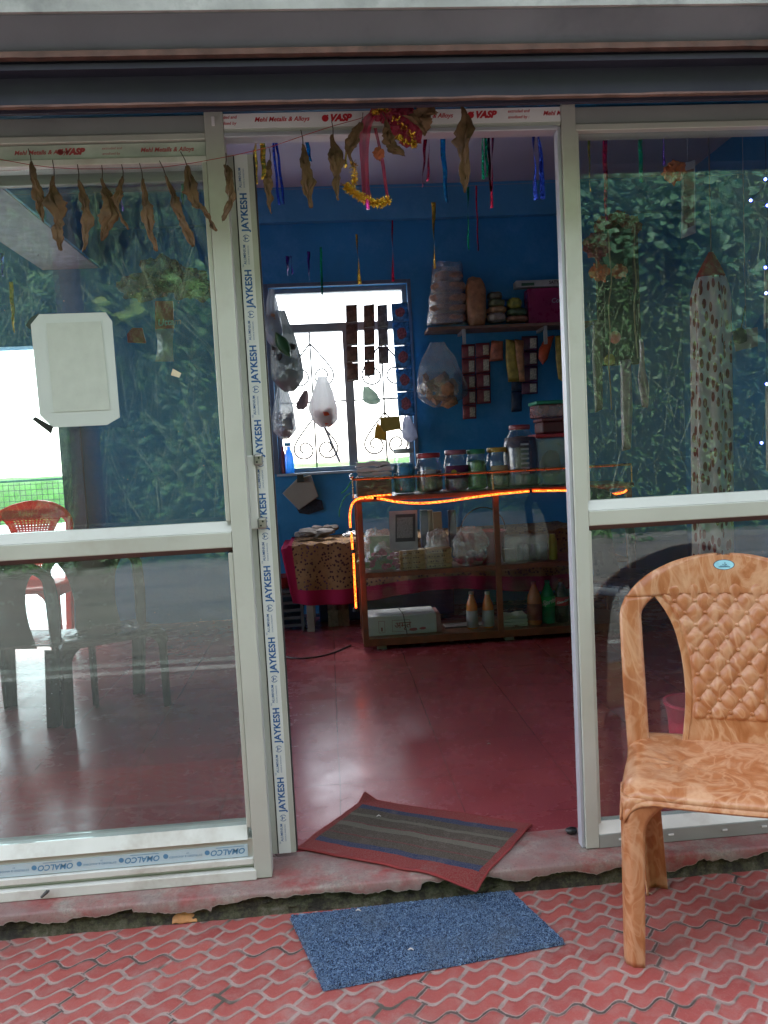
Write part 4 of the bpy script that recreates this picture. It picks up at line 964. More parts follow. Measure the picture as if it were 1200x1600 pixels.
# ------------------------------------------------------------------ display counter
YC, YCB = 4.79, 5.22
cx0, cx1 = .165, 1.92
zt, zsf, zb_ = 1.045, .565, .105
ct = empty('display_counter', ((cx0+cx1)/2, YC, ZF), 'glass fronted dark wood display counter lit by an orange light rope', 'display counter')
for x in (cx0, 1.025, cx1-.035):
    bx('post', (x, x+.035, YC, YC+.035, zb_, zt-.03), WOODR, ct); 
    if x != 1.025: bx('post', (x, x+.035, YCB-.035, YCB, zb_, zt-.03), WOODR, ct)
bx('counter_top', (cx0-.01, cx1+.01, YC-.012, YCB+.01, zt-.029, zt), WOODR, ct, bevel=.003)
bx('shelf', (cx0+.036, cx1-.036, YC+.006, YCB-.012, zsf-.022, zsf), WOODR, ct)
bx('shelf_edge', (cx0+.0355, 1.0245, YC+.001, YC+.0055, zsf-.026, zsf+.004), WOODR, ct); bx('shelf_edge', (1.0605, cx1-.0355, YC+.001, YC+.0055, zsf-.026, zsf+.004), WOODR, ct)
bx('base', (cx0+.001, cx1-.001, YC+.002, YCB-.001, zb_-.001, zb_+.045), WOODR, ct)
mk('pane', MB().box(cx0+.036, 1.0245, YC+.009, YC+.013, zb_+.046, zsf-.0265).box(1.0605, cx1-.036, YC+.009, YC+.013, zb_+.046, zsf-.0265), GLC, ct)
mk('pane', MB().box(cx0+.036, 1.0245, YC+.009, YC+.013, zsf+.0045, zt-.030).box(1.0605, cx1-.036, YC+.009, YC+.013, zsf+.0045, zt-.030), GLC, ct)
for x in (.25, 1.07, 1.80):
    for y in (YC+.03, YCB-.08): bx('foot', (x, x+.06, y, y+.05, ZF+.001, zb_-.0015), mat('pale_block', (.25, .22, .19), .7), ct)
zr = P(700, 741, YC).z
BRASS = mat('brass_rail', (.55, .33, .14), .3, .8, .1)
mk('gallery_rail', MB().tube([(cx0-.015, YC, zr), (cx1, YC, zr)], .0075, 8), BRASS, ct, smooth=True)
mk('gallery_rail', MB().tube([(cx0-.015, YC, zr), (cx0-.015, YCB-.05, zr)], .0075, 8), BRASS, ct, smooth=True)
for x in (cx0-.015, P(770, 750, YC).x, cx1): mk('gallery_support', MB().tube([(x, YC, zt+.001), (x, YC, zr-.008)], .005, 6), BRASS, ct)
mk('gallery_knob', MB().blob((cx0-.02, YC-.002, zr+.02), .016, 2, 0), mat('chrome', (.7, .7, .72), .15, 1., 0, 1, 0), ct, smooth=True)
mk('gallery_pane', MB().box(cx0, cx1-.01, YC-.002, YC+.002, zt+.004, zr-.009), GLC, ct)
# light rope
def rope():
    b = NB('orange_light_rope'); x = b.n('ShaderNodeEmission'); v = b.n('ShaderNodeTexVoronoi'); v.inputs['Scale'].default_value = 110; b.l(b.tc.outputs['Object'], v.inputs['Vector'])
    b.l(b.ramp(v.outputs['Distance'], [(.1, (1, .17, .025)), (.6, (1, .085, .008))]), x.inputs[0]); b.l(b.math('ADD', b.math('MULTIPLY', b.math('SUBTRACT', 1.0, v.outputs['Distance']), 1.5), .05), x.inputs[1]); return b.done(x.outputs[0])
LEDM = rope()
def ledp(l, Y): return [P(420+x/2.4, 700+y/2.4, Y) for x, y in l]
lr = empty('light_rope', (cx0, YC-.03, .3), 'glowing orange light rope draped along the top and left edge of the counter', 'rope light')
segs = [[(327, 600), (322, 500), (317, 395)], [(314, 380), (310, 330), (308, 315)], [(306, 298), (304, 262), (306, 235), (312, 212), (325, 196), (340, 190), (356, 187)], [(362, 187), (392, 187)],
        [(406, 188), (440, 194), (480, 202), (540, 207), (600, 206), (660, 200), (720, 192), (780, 183), (850, 174), (920, 167), (976, 162)], [(988, 161), (1060, 160), (1120, 160), (1188, 164), (1238, 172), (1270, 174)], [(1280, 174), (1305, 172), (1330, 166), (1342, 158)]]
for sg in segs: mk('glowing_tube', MB().tube(smooth_path(ledp(sg, YC-.026), 4), .0062, 8), LEDM, lr, smooth=True)
for a_, b_, r in (((326, 600), (326, 612), .017), ((316, 395), (315, 380), .011), ((307, 312), (306, 300), .011), ((393, 187), (405, 188), .010), ((977, 162), (987, 161), .010)): mk('clip', MB().tube(ledp([a_, b_], YC-.026), r, 8), BLACK, lr)
mk('glowing_tube', MB().tube([P(560, 778, YC-.02), P(585, 775, YC-.015), P(611, 773, YC-.01)], .005, 6), LEDM, lr)
# green tie strings at counter corner
mk('green_ribbon', MB().tube(smooth_path([P(549, 752, YC-.03), P(541, 765, YC-.04), P(533, 771, YC-.04)], 3), .005, 5).tube(smooth_path([P(548, 770, YC-.03), P(538, 778, YC-.035), P(531, 795, YC-.035), P(530, 808, YC-.035)], 3), .0035, 5), mat('green_tape', (.03, .30, .10), .5), label='two ends of green plastic ribbon tied to the left corner of the counter', cat='ribbon')
# jars along the counter
YJ = 4.97
def jar(px0, px1, pyt, lidc, fillc, fillh, label, name='storage_jar', neck=.8, cat='jar', square=False, Y=YJ, lab=None, clear=None):
    a, b_ = P(px0, pyt+20, Y).x, P(px1, pyt+20, Y).x; r = (b_-a)/2; x = (a+b_)/2; zt_ = P((px0+px1)/2, pyt, Y).z; h = zt_-zt-.001; z0 = zt+.001
    root = empty(name, (x, Y, z0), label, cat, 'jars and tubs on the counter')
    hl = .030
    body = MB().lathe([(r*.86, 0), (r*.98, .012), (r, .03), (r, h*.62), (r*.93, h*.72), (r*neck, h-hl-.006), (r*neck, h-hl)], (x, Y, z0), 28)
    mk('jar_body', body, clear or film('clear_jar_plastic', (.55, .6, .65), .06, .12, .08, .3, 12, .25), root, smooth=True)
    if fillc: mk('contents', MB().lathe([(r*.80, .006), (r*.93, .02), (r*.94, h*fillh*.8), (r*.85, h*fillh), (0.001, h*fillh+.01)], (x, Y, z0), 24), mat('fill_'+name+str(px0), fillc, .6, 0, .55, 45, .9, 40), root, smooth=True)
    mk('lid', MB().lathe([(r*neck+.004, 0), (r*neck+.006, .004), (r*neck+.006, hl-.004), (r*neck+.002, hl), (.001, hl+.001)], (x, Y, zt_-hl), 28), mat('lid_'+str(px0), lidc, .4, 0, .1), root, smooth=True)
    if lab:
        lc, z0f, z1f, w_ = lab
        lb = MB().grid(12, 1, lambda u, v: (x+(r+.0015)*math.sin((u-.5)*w_), Y-(r+.0015)*math.cos((u-.5)*w_), z0+h*(z0f+(z1f-z0f)*v))); mk('jar_label', lb, mat('lab_'+str(px0), lc, .5, 0, .1), root, solid=.0006, smooth=True)
    return root, x, r, z0, h
jar(613, 648, 701, (.35, .38, .36), (.04, .36, .75), .66, 'clear jar filled with blue sweets, leftmost on the counter', lab=((.10, .35, .6), .35, .60, .9))
jar(649, 691, 708, (.42, .03, .04), (.26, .09, .06), .55, 'squat jar with a red lid and brown sweets', lab=((.45, .40, .40), .42, .58, .8))
r_, x_, rr_, z0_, h_ = jar(693, 731, 703, (.30, .10, .14), (.36, .08, .22), .55, 'jar with a purple label and a yellow spot', lab=((.14, .02, .07), .30, .62, 2.4))
sp5 = MB(); sp5.add([(x_-.028+.018*math.cos(a), YJ-rr_-.004+.004, z0_+h_*.46+.018*math.sin(a)) for a in np.linspace(0, 6.28, 16, endpoint=False)], [tuple(range(16))]); sp5.v = [v+Vector((0, -.004, 0)) for v in sp5.v]
mk('label_spot', sp5, mat('yellow_print', (.6, .45, .05), .5), r_)
jar(728, 760, 702, (.02, .22, .10), (.14, .38, .08), .7, 'jar with a green lid and green wrapped sweets')
jar(759, 795, 699, (.40, .26, .03), (.38, .30, .2), .45, 'jar with a yellow lid and a cream label', lab=((.48, .36, .20), .34, .56, 1.6))
r_, x_, rr_, z0_, h_ = jar(785, 839, 664, (.22, .02, .03), (.05, .03, .05), .80, 'tallest jar, dark with a column of pale print and a red lid', neck=.55)
tl = MB()
for i in range(7): tl.box(x_-.026, x_+.026, YJ-rr_-.004, YJ-rr_-.002, z0_+h_*(.22+.075*i), z0_+h_*(.22+.075*i)+.012)
mk('label_print', tl, mat('pale_print', (.35, .36, .40), .4), r_)
def tub(px0, px1, pyt, pyb, lidc, bodym, label, Y=YJ, dep=.2, name='storage_tub'):
    a, b_ = P(px0, (pyt+pyb)/2, Y).x, P(px1, (pyt+pyb)/2, Y).x; zt_, z0 = P((px0+px1)/2, pyt, Y).z, P((px0+px1)/2, pyb, Y).z
    root = empty(name, ((a+b_)/2, Y, z0), label, 'tub', 'jars and tubs on the counter')
    mk('tub_body', MB().box(a+.006, b_-.006, Y, Y+dep, z0, zt_-.0235), bodym, root, bevel=.012); bx('lid', (a, b_, Y-.006, Y+dep+.006, zt_-.023, zt_), lidc, root, bevel=.005)
    return root
CLT = film('milky_tub_plastic', (.35, .36, .42), .45, .1, .15, .4, 6, .2)
zc1 = zt+.001
PB = lambda z, px: next(py for py in range(600, 900) if P(px, py, YJ).z < z)
t1 = tub(838, 905, 677, PB(zc1, 870), mat('red_lid', (.42, .02, .03), .4), CLT, 'large clear tub with a red lid at the bottom of the stack')
r1x = P(868, 730, YJ).x
mk('tub_contents', MB().blob((r1x, YJ+.09, 1.17), .09, 3, .1, 3, .8, .6, 1.15), mat('cream_contents', (.34, .28, .25), .8), t1, smooth=True)
tub(846, 905, 652, 676, mat('dark_red_lid', (.12, .02, .02), .4), mat('maroon_box', (.10, .02, .025), .5), 'maroon box between the red lidded tub and the green lidded tub')
tub(838, 905, 625, 651, mat('green_lid', (.01, .22, .12), .4), film('clear_snack_tub', (.45, .20, .18), .55, .1, .1, .3, 30, .4), 'clear snack tub with a green lid, top of the stack')
# papers / cloth and dark cases at the left end of the counter
def stack(name, px0, px1, pyt, pyb, Y, n, m, label, cat, dep=.22, jitter=.01, wav=.0):
    a, b_ = P(px0, pyb, Y).x, P(px1, pyb, Y).x; z1, z0 = P((px0+px1)/2, pyt, Y).z, P((px0+px1)/2, pyb, Y).z; rs = random.Random(int(px0+pyt)); mb = MB(); dz = (z1-z0)/n
    for i in range(n):
        o = rs.uniform(-jitter, jitter); mb.grid(10, 2, lambda u, v: (a+o+(b_-a)*u, Y+dep*v, z0+dz*(i+.15)+wav*noise.noise(Vector((u*4, v, i))))); mb.grid(10, 2, lambda u, v: (a+o+(b_-a)*u, Y+dep*v, z0+dz*(i+.85)+wav*noise.noise(Vector((u*4, v, i+.5)))))
        mb.grid(10, 2, lambda u, v: (a+o+(b_-a)*u, Y-.003*math.sin(v*3.1), z0+dz*(i+.15+.7*v)+wav*noise.noise(Vector((u*4, 0, i+v*.5)))))
    return mk(name, mb, m, solid=.002, label=label, cat=cat)
stack('folded_cloth', 558, 611, 721, 745, 4.9, 3, mat('white_cloth', (.62, .60, .60), .9, 0, .1, 20, .4), 'folded white cloth bags piled on the left end of the counter', 'cloth', wav=.012)
bx('dark_case', (P(558, 760, 4.88).x, P(612, 760, 4.88).x, 4.88, 5.1, zt+.001, P(585, 746, 4.88).z), mat('dark_maroon_card', (.06, .02, .025), .5), label='dark maroon case under the folded white cloth on the counter', cat='case')
# framed card on the counter glass (code left out)
cf = empty('framed_card', P(631, 846, YC-.006), 'white framed card leaning on the counter glass', 'framed card')
def qd(px0, py0, px1, py1, Y, th=.003, dx=0):
    return MB().prism([P(px0, py0, Y), P(px1, py0-.05*(px1-px0), Y), P(px1+dx, py1-.05*(px1-px0), Y), P(px0+dx, py1, Y)][::-1], (0, 1, 0), th)
mk('card', qd(608, 799, 652, 861, YC-.004, .003, 1), mat('grey_card', (.32, .33, .34), .6), cf)
mk('dark_border', qd(618, 804, 649, 847, YC-.0065, .002), mat('dark_print', (.05, .05, .06), .5), cf); mk('inner_sheet', qd(620, 809, 645, 841, YC-.009, .002), mat('grey_print', (.22, .22, .22), .6, 0, .4, 150), cf)
# goods inside the counter
def gbox(name, px0, px1, pyt, Y, zfl, m, label, cat, dep=.12, group=None, bev=.003, parent=None):
    a, b_ = P(px0, pyt, Y).x, P(px1, pyt, Y).x; z1 = P((px0+px1)/2, pyt, Y).z
    return mk(name, MB().box(a, b_, Y, Y+dep, zfl+.001, z1), m, parent, bevel=bev, label=label, cat=cat, group=group)
CRD = mat('tan_snack_carton', (.40, .27, .12), .6, 0, .35, 60, .1)
for px0, px1, Y, lab in ((625, 665, 4.86, 'left stack of tan biscuit cartons'), (667, 707, 4.86, 'right stack of tan biscuit cartons')):
    z = zsf+.001; r = empty('biscuit_cartons', (P((px0+px1)/2, 860, Y).x, Y, z), lab+' on the counter shelf', 'cartons', 'tan biscuit cartons')
    a, b_ = P(px0, 870, Y).x, P(px1, 870, Y).x
    for i in range(4):
        o = random.uniform(-.004, .004); cb = mk('carton', MB().box(a+o, b_+o-.003, Y, Y+.1, z+.031*i, z+.031*i+.0295), CRD, r, bevel=.001)
        pr = MB()
        for q in range(7): x_ = a+o+.018+.016*q+random.uniform(-.003, .003); pr.box(x_, x_+random.uniform(.006, .013), Y-.0008, Y-.0002, z+.031*i+.009, z+.031*i+.009+random.uniform(.004, .010))
        mk('carton_print', pr, mat('dark_brown_print', (.08, .03, .02), .6), cb)
sw_ = MB(); rs = random.Random(5)
SWM = [mat('pink_wrappers', (.45, .07, .12), .4, 0, .5, 50, .5), mat('green_wrappers', (.18, .22, .06), .4, 0, .5, 50, .5)]
for k in range(26):
    px, py = rs.uniform(563, 622), rs.uniform(862, 888); q = P(px, py, 4.86); 
    mk('wrapped_sweets', MB().blob((q.x, 4.86+rs.uniform(0, .05), max(zsf+.022, q.z)), .020, 1, .3, 5, 1.2, .8, .9, k), SWM[1 if (px < 580 or k % 6 == 0) else 0], smooth=True, label=('green' if (px < 580 or k % 6 == 0) else 'pink')+' wrapped sweet in the loose heap at the left of the counter shelf', cat='sweet', group='loose wrapped sweets in the counter')
PBG = film('crinkled_clear_bag', (.6, .6, .62), .22, .3, .12, .3, 26, 1.)
def bag(name, px, py0, py1, wpx, Y, m, label, fill=None, fillfrac=.45, knot=True, seed=1, dep=.5, cat='bag', group=None, ns=3):
    """hanging plastic bag: pinched at the top, swelling at the bottom, with its contents"""
    A, B = P(px[0], py0, Y), P(px[1], py1, Y); L = (A-B).length; W = wpx*Y/FPX/2
    root = empty(name, B, label, cat, group)
    mb = MB()
    def fn(u, v):
        c = B.lerp(A, v); a = u*2*math.pi
        prof = (min(1, (v+.02)*5.5)**.6)*(1-max(0, v-.35)**1.3*1.25); prof = max(.05, prof)
        n_ = 1+.16*noise.noise(Vector((math.cos(a)*1.5, math.sin(a)*1.5, v*5+seed*7)))+.10*math.sin(a*9+seed)*v
        return (c.x+W*prof*math.cos(a)*n_, c.y+W*dep*prof*math.sin(a)*n_, c.z+.01*noise.noise(Vector((math.cos(a)*3, math.sin(a)*3, seed))))
    mb.grid(40, 30, fn); mk('film', mb, m, root, smooth=True, merge=.0002)
    if fill:
        rs = random.Random(seed); fb = MB(); n = 26
        for k in range(n):
            v = fillfrac*rs.random()**.8; a = rs.random()*6.28; rr = rs.random()**.5*.72*(min(1, (v+.08)*4.5)**.6); c = B.lerp(A, v+.05)
            s = W*rs.uniform(.16, .30); fb.blob((c.x+W*rr*math.cos(a), c.y+W*dep*rr*math.sin(a), c.z), s, 1, .3, 5, rs.uniform(.7, 1.3), .8, rs.uniform(.7, 1.3), k)
        mk('contents', fb, fill, root, smooth=True)
    return root
# bag of sweets and red basket in the counter
rbk = empty('red_basket', P(752, 885, 4.92), 'red plastic basket with a black wire handle on the counter shelf', 'basket'); q = P(752, 850, 4.98)
mk('basket_body', MB().lathe([(.10, 0), (.125, .12), (.15, .20), (.156, .205), (.145, .205), (.095, .01), (0.001, .01)], (q.x+.02, 5.0, zsf+.001), 28, 1, .8), mat('red_basket_plastic', (.40, .03, .035), .4, 0, .15), rbk, smooth=True)
mk('handle', MB().tube([(q.x+.02+.15*math.cos(a), 5.0, zsf+.20+.16*math.sin(a)) for a in np.linspace(0, math.pi, 20)], .004, 6), BLACK, rbk)
def crumple(name, px0, px1, py0, py1, Y, m, label, seed, fill=None, cat='bag'):
    a, b_ = P(px0, py1, Y), P(px1, py1, Y); z1 = P((px0+px1)/2, py0, Y).z; z0 = zsf+.002; w_ = (b_.x-a.x)/2; h = (z1-z0)/2
    root = empty(name, ((a.x+b_.x)/2, Y, z0), label, cat); bm = bmesh.new(); bmesh.ops.create_icosphere(bm, subdivisions=5, radius=1); mb = MB()
    for v in bm.verts:
        q = v.co; o = Vector((seed*5.3, seed, 1)); d = .82+.30*noise.noise(q*1.9+o)+.20*abs(noise.noise(q*4.5+o))+.10*abs(noise.noise(q*11+o))
        mb.v.append(Vector(((a.x+b_.x)/2+q.x*w_*d, Y+q.y*.06*d, max(z0, z0+h*.95+q.z*h*(d+.1)))))
    mb.f += [tuple(v.index for v in f.verts) for f in bm.faces]; bm.free(); mk('film', mb, m, root, smooth=True)
    if fill:
        fb = MB(); rs = random.Random(seed)
        for k in range(18): fb.blob(((a.x+b_.x)/2+rs.uniform(-.7, .7)*w_, Y+rs.uniform(-.03, .03), z0+.02+rs.uniform(0, .5)*h), .022, 1, .3, 5, 1.2, .8, .9, k)
        mk('contents', fb, fill, root, smooth=True)
crumple('sweets_bag', 704, 766, 822, 890, 4.88, PBG, 'crinkled clear bag of pink sweets before the red basket', 4, SWM[0])
crumple('empty_bag', 562, 618, 826, 872, 5.0, film('foil_bag', (.5, .52, .52), .4, .4, .15, .2, 30, 1.), 'crinkled silvery bag at the upper left of the counter shelf', 8)
gbox('green_pouch', 577, 612, 838, 4.95, zsf, mat('pale_green_film', (.18, .30, .16), .4, 0, .3, 30, .5), 'pale green pouch leaning behind the framed card', 'pouch', .03)
crumple('clear_bag', 664, 706, 826, 885, 4.98, PBG, 'empty crinkled clear bag between the framed card and the red basket', 12)
# right shelf
cb_ = empty('clear_box', (P(826, 882, 4.92).x, 4.92, zsf), 'open clear plastic box holding small bottles on the right shelf of the counter', 'box')
a, b_ = P(790, 880, 4.9).x, P(856, 880, 4.9).x; z1 = P(820, 838, 4.9).z
mk('box_wall', MB().box(a, b_, 4.90, 4.904, zsf+.001, z1).box(a, a+.004, 4.905, 5.05, zsf+.001, z1).box(b_-.004, b_, 4.905, 5.05, zsf+.001, z1).box(a, b_, 5.051, 5.055, zsf+.001, z1), film('clear_box_plastic', (.5, .52, .52), .25, .12, .1, .3, 10, .3), cb_)
for px, c, lab in ((812, (.02, .02, .035), 'small black bottle in the clear box, left'), (822, (.25, .25, .24), 'small grey patterned bottle in the clear box'), (833, (.14, .02, .16), 'small violet bottle in the clear box'), (840, (.05, .03, .05), 'small dark bottle in the clear box, right')):
    x_ = P(px, 870, 4.95).x; mk('small_bottle', MB().lathe([(.017, 0), (.018, .004), (.018, .075), (.012, .09), (.012, .105), (.001, .106)], (x_, 4.95, zsf+.001), 14), mat('btl%d' % px, c, .35, 0, .4, 60), smooth=True, label=lab, cat='bottle', group='small bottles in the clear box')
gbox('tan_packet', 787, 806, 858, 4.91, zsf, CRD, 'tan packet at the left of the clear box', 'packet', .05)
x_ = P(864, 860, 4.93).x; mk('yellow_bottle', MB().lathe([(.026, 0), (.028, .01), (.028, .11), (.026, .13), (.018, .145), (.018, .165), (.001, .166)], (x_, 4.93, zsf+.001), 18), mat('yellow_can', (.42, .38, .04), .35), smooth=True, label='yellow bottle at the right end of the counter shelf', cat='bottle')
gbox('striped_packet', 676, 690, 800, 5.12, zsf, mat('striped_card', (.3, .28, .2), .6), 'tall pale packet behind the clear bag', 'packet', .03)
for k, (p0, p1, c) in enumerate(((656, 668, (.03, .06, .13)), (700, 712, (.03, .06, .13)), (668, 676, (.2, .2, .16)))):
    gbox('upright_packet', p0, p1, 797, 5.14, zsf, mat('pk%d' % k, c, .5), ['dark blue upright packet beside the framed card', 'dark blue upright packet further right of the framed card', 'narrow grey upright packet between two dark blue ones'][k], 'packet', .03)
# lower shelf
zf2 = zb_+.046
wc = empty('white_carton', (P(625, 990, 4.86).x, 4.86, zf2), 'white carton tied with black cord on the bottom shelf of the counter', 'carton')
a, b_ = P(575, 990, 4.86).x, P(683, 990, 4.86).x; z1 = P(630, 961, 4.86).z
mk('carton', MB().box(a, b_, 4.86, 5.10, zf2+.001, z1), mat('white_board', (.50, .50, .52), .55, 0, .08, 12, .2), wc, bevel=.006)
bx('end_panel', (b_-.004, b_+.028, 4.865, 5.09, zf2+.001, z1-.01), mat('pinkish_board', (.38, .16, .17), .6), wc)
xm_ = (a+b_)/2+.02; mk('cord', MB().tube([(xm_-.01, 4.856, z1+.003), (xm_+.008, 4.856, zf2+.003)], .003, 5).tube([(xm_-.01, 4.856, z1+.004), (xm_-.02, 5.1, z1+.004)], .003, 5), BLACK, wc)
wt = MB()
t = text('t', 'अमृत', .055, (xm_-.07, 4.8575, z1-.065), (1, 0, 0), (0, 0, 1), None, None, 0, .001); wt.add(t.v, t.f)
def frm(mb, x0, x1, z0, z1, y, w_=.002): mb.box(x0, x1, y, y+.0005, z0, z0+w_).box(x0, x1, y, y+.0005, z1-w_, z1).box(x0, x0+w_, y, y+.0005, z0+w_, z1-w_).box(x1-w_, x1, y, y+.0005, z0+w_, z1-w_)
frm(wt, xm_-.085, xm_+.03, z1-.105, z1-.03, 4.8575); frm(wt, a+.07, a+.11, zf2+.02, z1-.03, 4.8575)
wt.box(a+.085, a+.095, 4.8575, 4.858, zf2+.03, zf2+.055)
mk('lettering', wt, mat('brown_red_ink', (.25, .05, .05), .6), wc)
mk('printed_sweets', MB().blob((b_-.15, 4.858, zf2+.030), .022, 2, .1, 3, 1.3, .05, .45).blob((b_-.09, 4.858, zf2+.033), .018, 2, .1, 3, 1.3, .05, .45), mat('rose_print', (.38, .06, .08), .6), wc)
def bottle(px, pyt, Y, r, body, capc, label, labc=None, z0=zf2, fill=.75, txt=None):
    x = P(px, 970, Y).x; h = P(px, pyt, Y).z-z0-.001
    root = empty('drink_bottle', (x, Y, z0), label, 'bottle', 'drink bottles in the counter')
    pr = [(r*.85, 0), (r, .012), (r*.97, h*.3), (r, h*.36), (r, h*.58), (r*.9, h*.68), (r*.5, h*.84), (.0145, h*.9), (.0145, h-.018)]
    mk('bottle_body', MB().lathe(pr, (x, Y, z0+.001), 22), body, root, smooth=True)
    mk('cap', MB().lathe([(.017, 0), (.017, .017), (.001, .018)], (x, Y, z0+h-.018), 14), mat('cap_'+str(px), capc, .4), root, smooth=True)
    if labc:
        def lf(u, v): a = (u-.5)*4.5; return (x+(r+.0015)*math.sin(a), Y-(r+.0015)*math.cos(a), z0+h*(labc[1]+(labc[2]-labc[1])*v))
        mk('bottle_label', MB().grid(20, 1, lf), mat('blab_'+str(px), labc[0], .45, 0, .12), root, smooth=True, solid=.0005)
    if txt:
        t = text('t', txt[0], txt[1], (0, 0, 0), (1, 0, 0), (0, 0, 1), None, None, .25, .0012, align='CENTER'); zc = z0+h*(labc[1]+labc[2])/2
        t.v = [Vector((x+(r+.003)*math.sin(v.x/r), Y-(r+.003)*math.cos(v.x/r), zc+v.z+v.x*.25)) for v in t.v]; mk('lettering', t, mat('white_ink', (.75, .75, .75), .5, bump=0), root)
ORJ = mat('orange_juice', (.75, .22, .03), .15, 0, .1)
bottle(738, 924, 4.90, .036, ORJ, (.4, .4, .4), 'orange juice bottle with a grey white label, left of the pair', ((.42, .40, .42), .05, .50))
bottle(763, 924, 4.90, .036, ORJ, (.4, .4, .4), 'orange juice bottle with a grey white label, right of the pair', ((.40, .40, .42), .05, .50))
bottle(836, 908, 4.90, .046, mat('mango_drink', (.62, .15, .04), .15), (.35, .03, .03), 'large mango drink bottle with a red cap beside the green one', ((.30, .04, .02), .12, .50))
bottle(857, 906, 4.92, .047, mat('green_soda', (.01, .30, .12), .1, 0, .15), (.02, .2, .12), 'green soda bottle with a white name on its label', ((.02, .48, .12), .40, .64), txt=('Sprite', .042))
bottle(878, 904, 4.92, .047, mat('cola', (.012, .006, .008), .1), (.3, .02, .02), 'dark cola bottle with a red label', ((.65, .02, .03), .40, .60), txt=('Coca-Cola', .020))
stack('paper_napkins', 788, 825, 961, 988, 4.88, 5, mat('napkin_white', (.55, .54, .48), .9, 0, .08, 20, .3), 'pile of white paper napkins right of the counter divider', 'napkins', dep=.12, jitter=.004, wav=.008)
gbox('grey_tray', 695, 770, 978, 4.94, zf2, mat('grey_tray_card', (.09, .08, .09), .6, 0, .4, 40), 'low grey tray behind the juice bottles', 'tray', .12)
gbox('green_cup', 567, 574, 978, 4.86, zf2, mat('pale_green_film', (.18, .30, .16)), 'pale green cup at the left of the white carton', 'cup', .03)
# ------------------------------------------------------------------ table behind the counter
YT0, YT1 = 5.42, 6.02
tx0, tx1 = P(450, 850, YT0).x, 1.75
tbz = P(500, 852, YT0).z
tb_ = empty('table', ((tx0+tx1)/2, 5.7, ZF), 'wooden table behind the counter under a flowered cloth', 'table')
bx('table_top', (tx0, tx1, YT0, YT1, tbz-.03, tbz), WOODR, tb_)
for x in (tx0+.10, tx1-.1):
    for y in (YT0+.03, YT1-.07): bx('leg', (x, x+.05, y, y+.05, ZF+.001, tbz-.031), mat('grey_wood', (.25, .22, .2)), tb_)
def clothm():
    b = NB('flowered_tablecloth'); v = b.n('ShaderNodeTexVoronoi'); v.inputs['Scale'].default_value = 46; b.l(b.tc.outputs['Object'], v.inputs['Vector'])
    col = b.mix(b.ramp(v.outputs['Distance'], [(.30, (1,)*3), (.42, (0,)*3)]), b.ramp(b.noise(8, 3), [(.3, (.20, .12, .06)), (.7, (.30, .18, .09))]), (.05, .02, .03))
    col = b.mix(b.ramp(b.noise(5, 2), [(.5, (0,)*3), (.62, (.8,)*3)]), col, b.ramp(v.outputs['Distance'], [(.2, (.08, .04, .10)), (.4, (.22, .12, .05))]))
    uv = b.n('ShaderNodeUVMap'); s2 = b.n('ShaderNodeSeparateXYZ'); b.l(uv.outputs[0], s2.inputs[0])
    e = b.math('MAXIMUM', b.math('LESS_THAN', s2.outputs[0], .035), b.math('LESS_THAN', s2.outputs[1], .14))
    col = b.mix(e, col, (.30, .012, .06))
    return b.done(b.bsdf(col, .85, 0, b.bump(b.noise(60, 4), .3, .004), .2))
zcl = P(500, 940, YT0-.02).z
def tcf(u, v):
    x = tx0-.05+(tx1-tx0+.1)*u
    x0s = tx0-.05
    if v < .55:
        t = v/.55; y = YT0-.022-.012*math.sin(x*26)*(1-t)-.01*noise.noise(Vector((x*6, t, 0))); z = zcl+(tbz+.004-zcl)*t; x = x+.06*(1-t)*(1 if u < .08 else 0)*(1-u/.08)+.03*math.sin(x*11)*(1-t)*0
        z -= .03*(1-t)*math.sin(u*9)
    else:
        t = (v-.55)/.45; y = YT0-.02+(YT1-YT0)*t; z = tbz+.008+.014*abs(noise.noise(Vector((x*7+t*3, t*14, 2))))+.006*math.sin((x+t*.25)*55)*(1-t)
    if u < .02 and v > .1: z -= .02
    return (x, y, z)
tc = MB().grid(160, 60, tcf)
to = mk('tablecloth', tc, clothm(), smooth=True, solid=.003, label='brown flowered cloth with a crimson border hanging over the table edge', cat='tablecloth')
ul = to.data.uv_layers.new(name='UVMap')
for poly in to.data.polygons:
    for li in poly.loop_indices: vi = to.data.loops[li].vertex_index; ul.data[li].uv = ((vi % 161)/160, (vi//161)/60)
tz2 = tbz+.03
def heap(name, px, py, sx_, sy_, sz_, Y, m, label, cat, n=5, seed=0):
    c = P(px, py, Y); rs = random.Random(seed); mb = MB()
    for k in range(n): mb.blob((c.x+rs.uniform(-.6, .6)*sx_, Y+rs.uniform(-.5, .5)*sy_, tz2+sz_*.3+rs.uniform(0, .5)*sz_), 1, 2, .25, 5, sx_*.45, sy_*.45, sz_*.35, k+seed)
    return mk(name, mb, m, smooth=True, label=label, cat=cat)
heap('folded_clothes', 495, 832, .16, .14, .07, 5.65, mat('grey_brown_fabric', (.16, .145, .14), .9, 0, .3, 25, .4), 'heap of folded grey clothes on the table end', 'clothes', 6, 3)
heap('crumpled_cloth', 508, 816, .11, .10, .07, 5.8, mat('brown_grey_fabric', (.14, .12, .11), .9, 0, .3, 25, .4), 'crumpled brown cloth on top of the grey clothes', 'clothes', 4, 5)
heap('plastic_wrap', 545, 832, .09, .1, .05, 5.55, film('silvery_wrap', (.55, .55, .56), .6, .35, .15, .2, 30, 1.), 'crinkled silvery wrap on the table beside the counter corner', 'wrap', 5, 9)
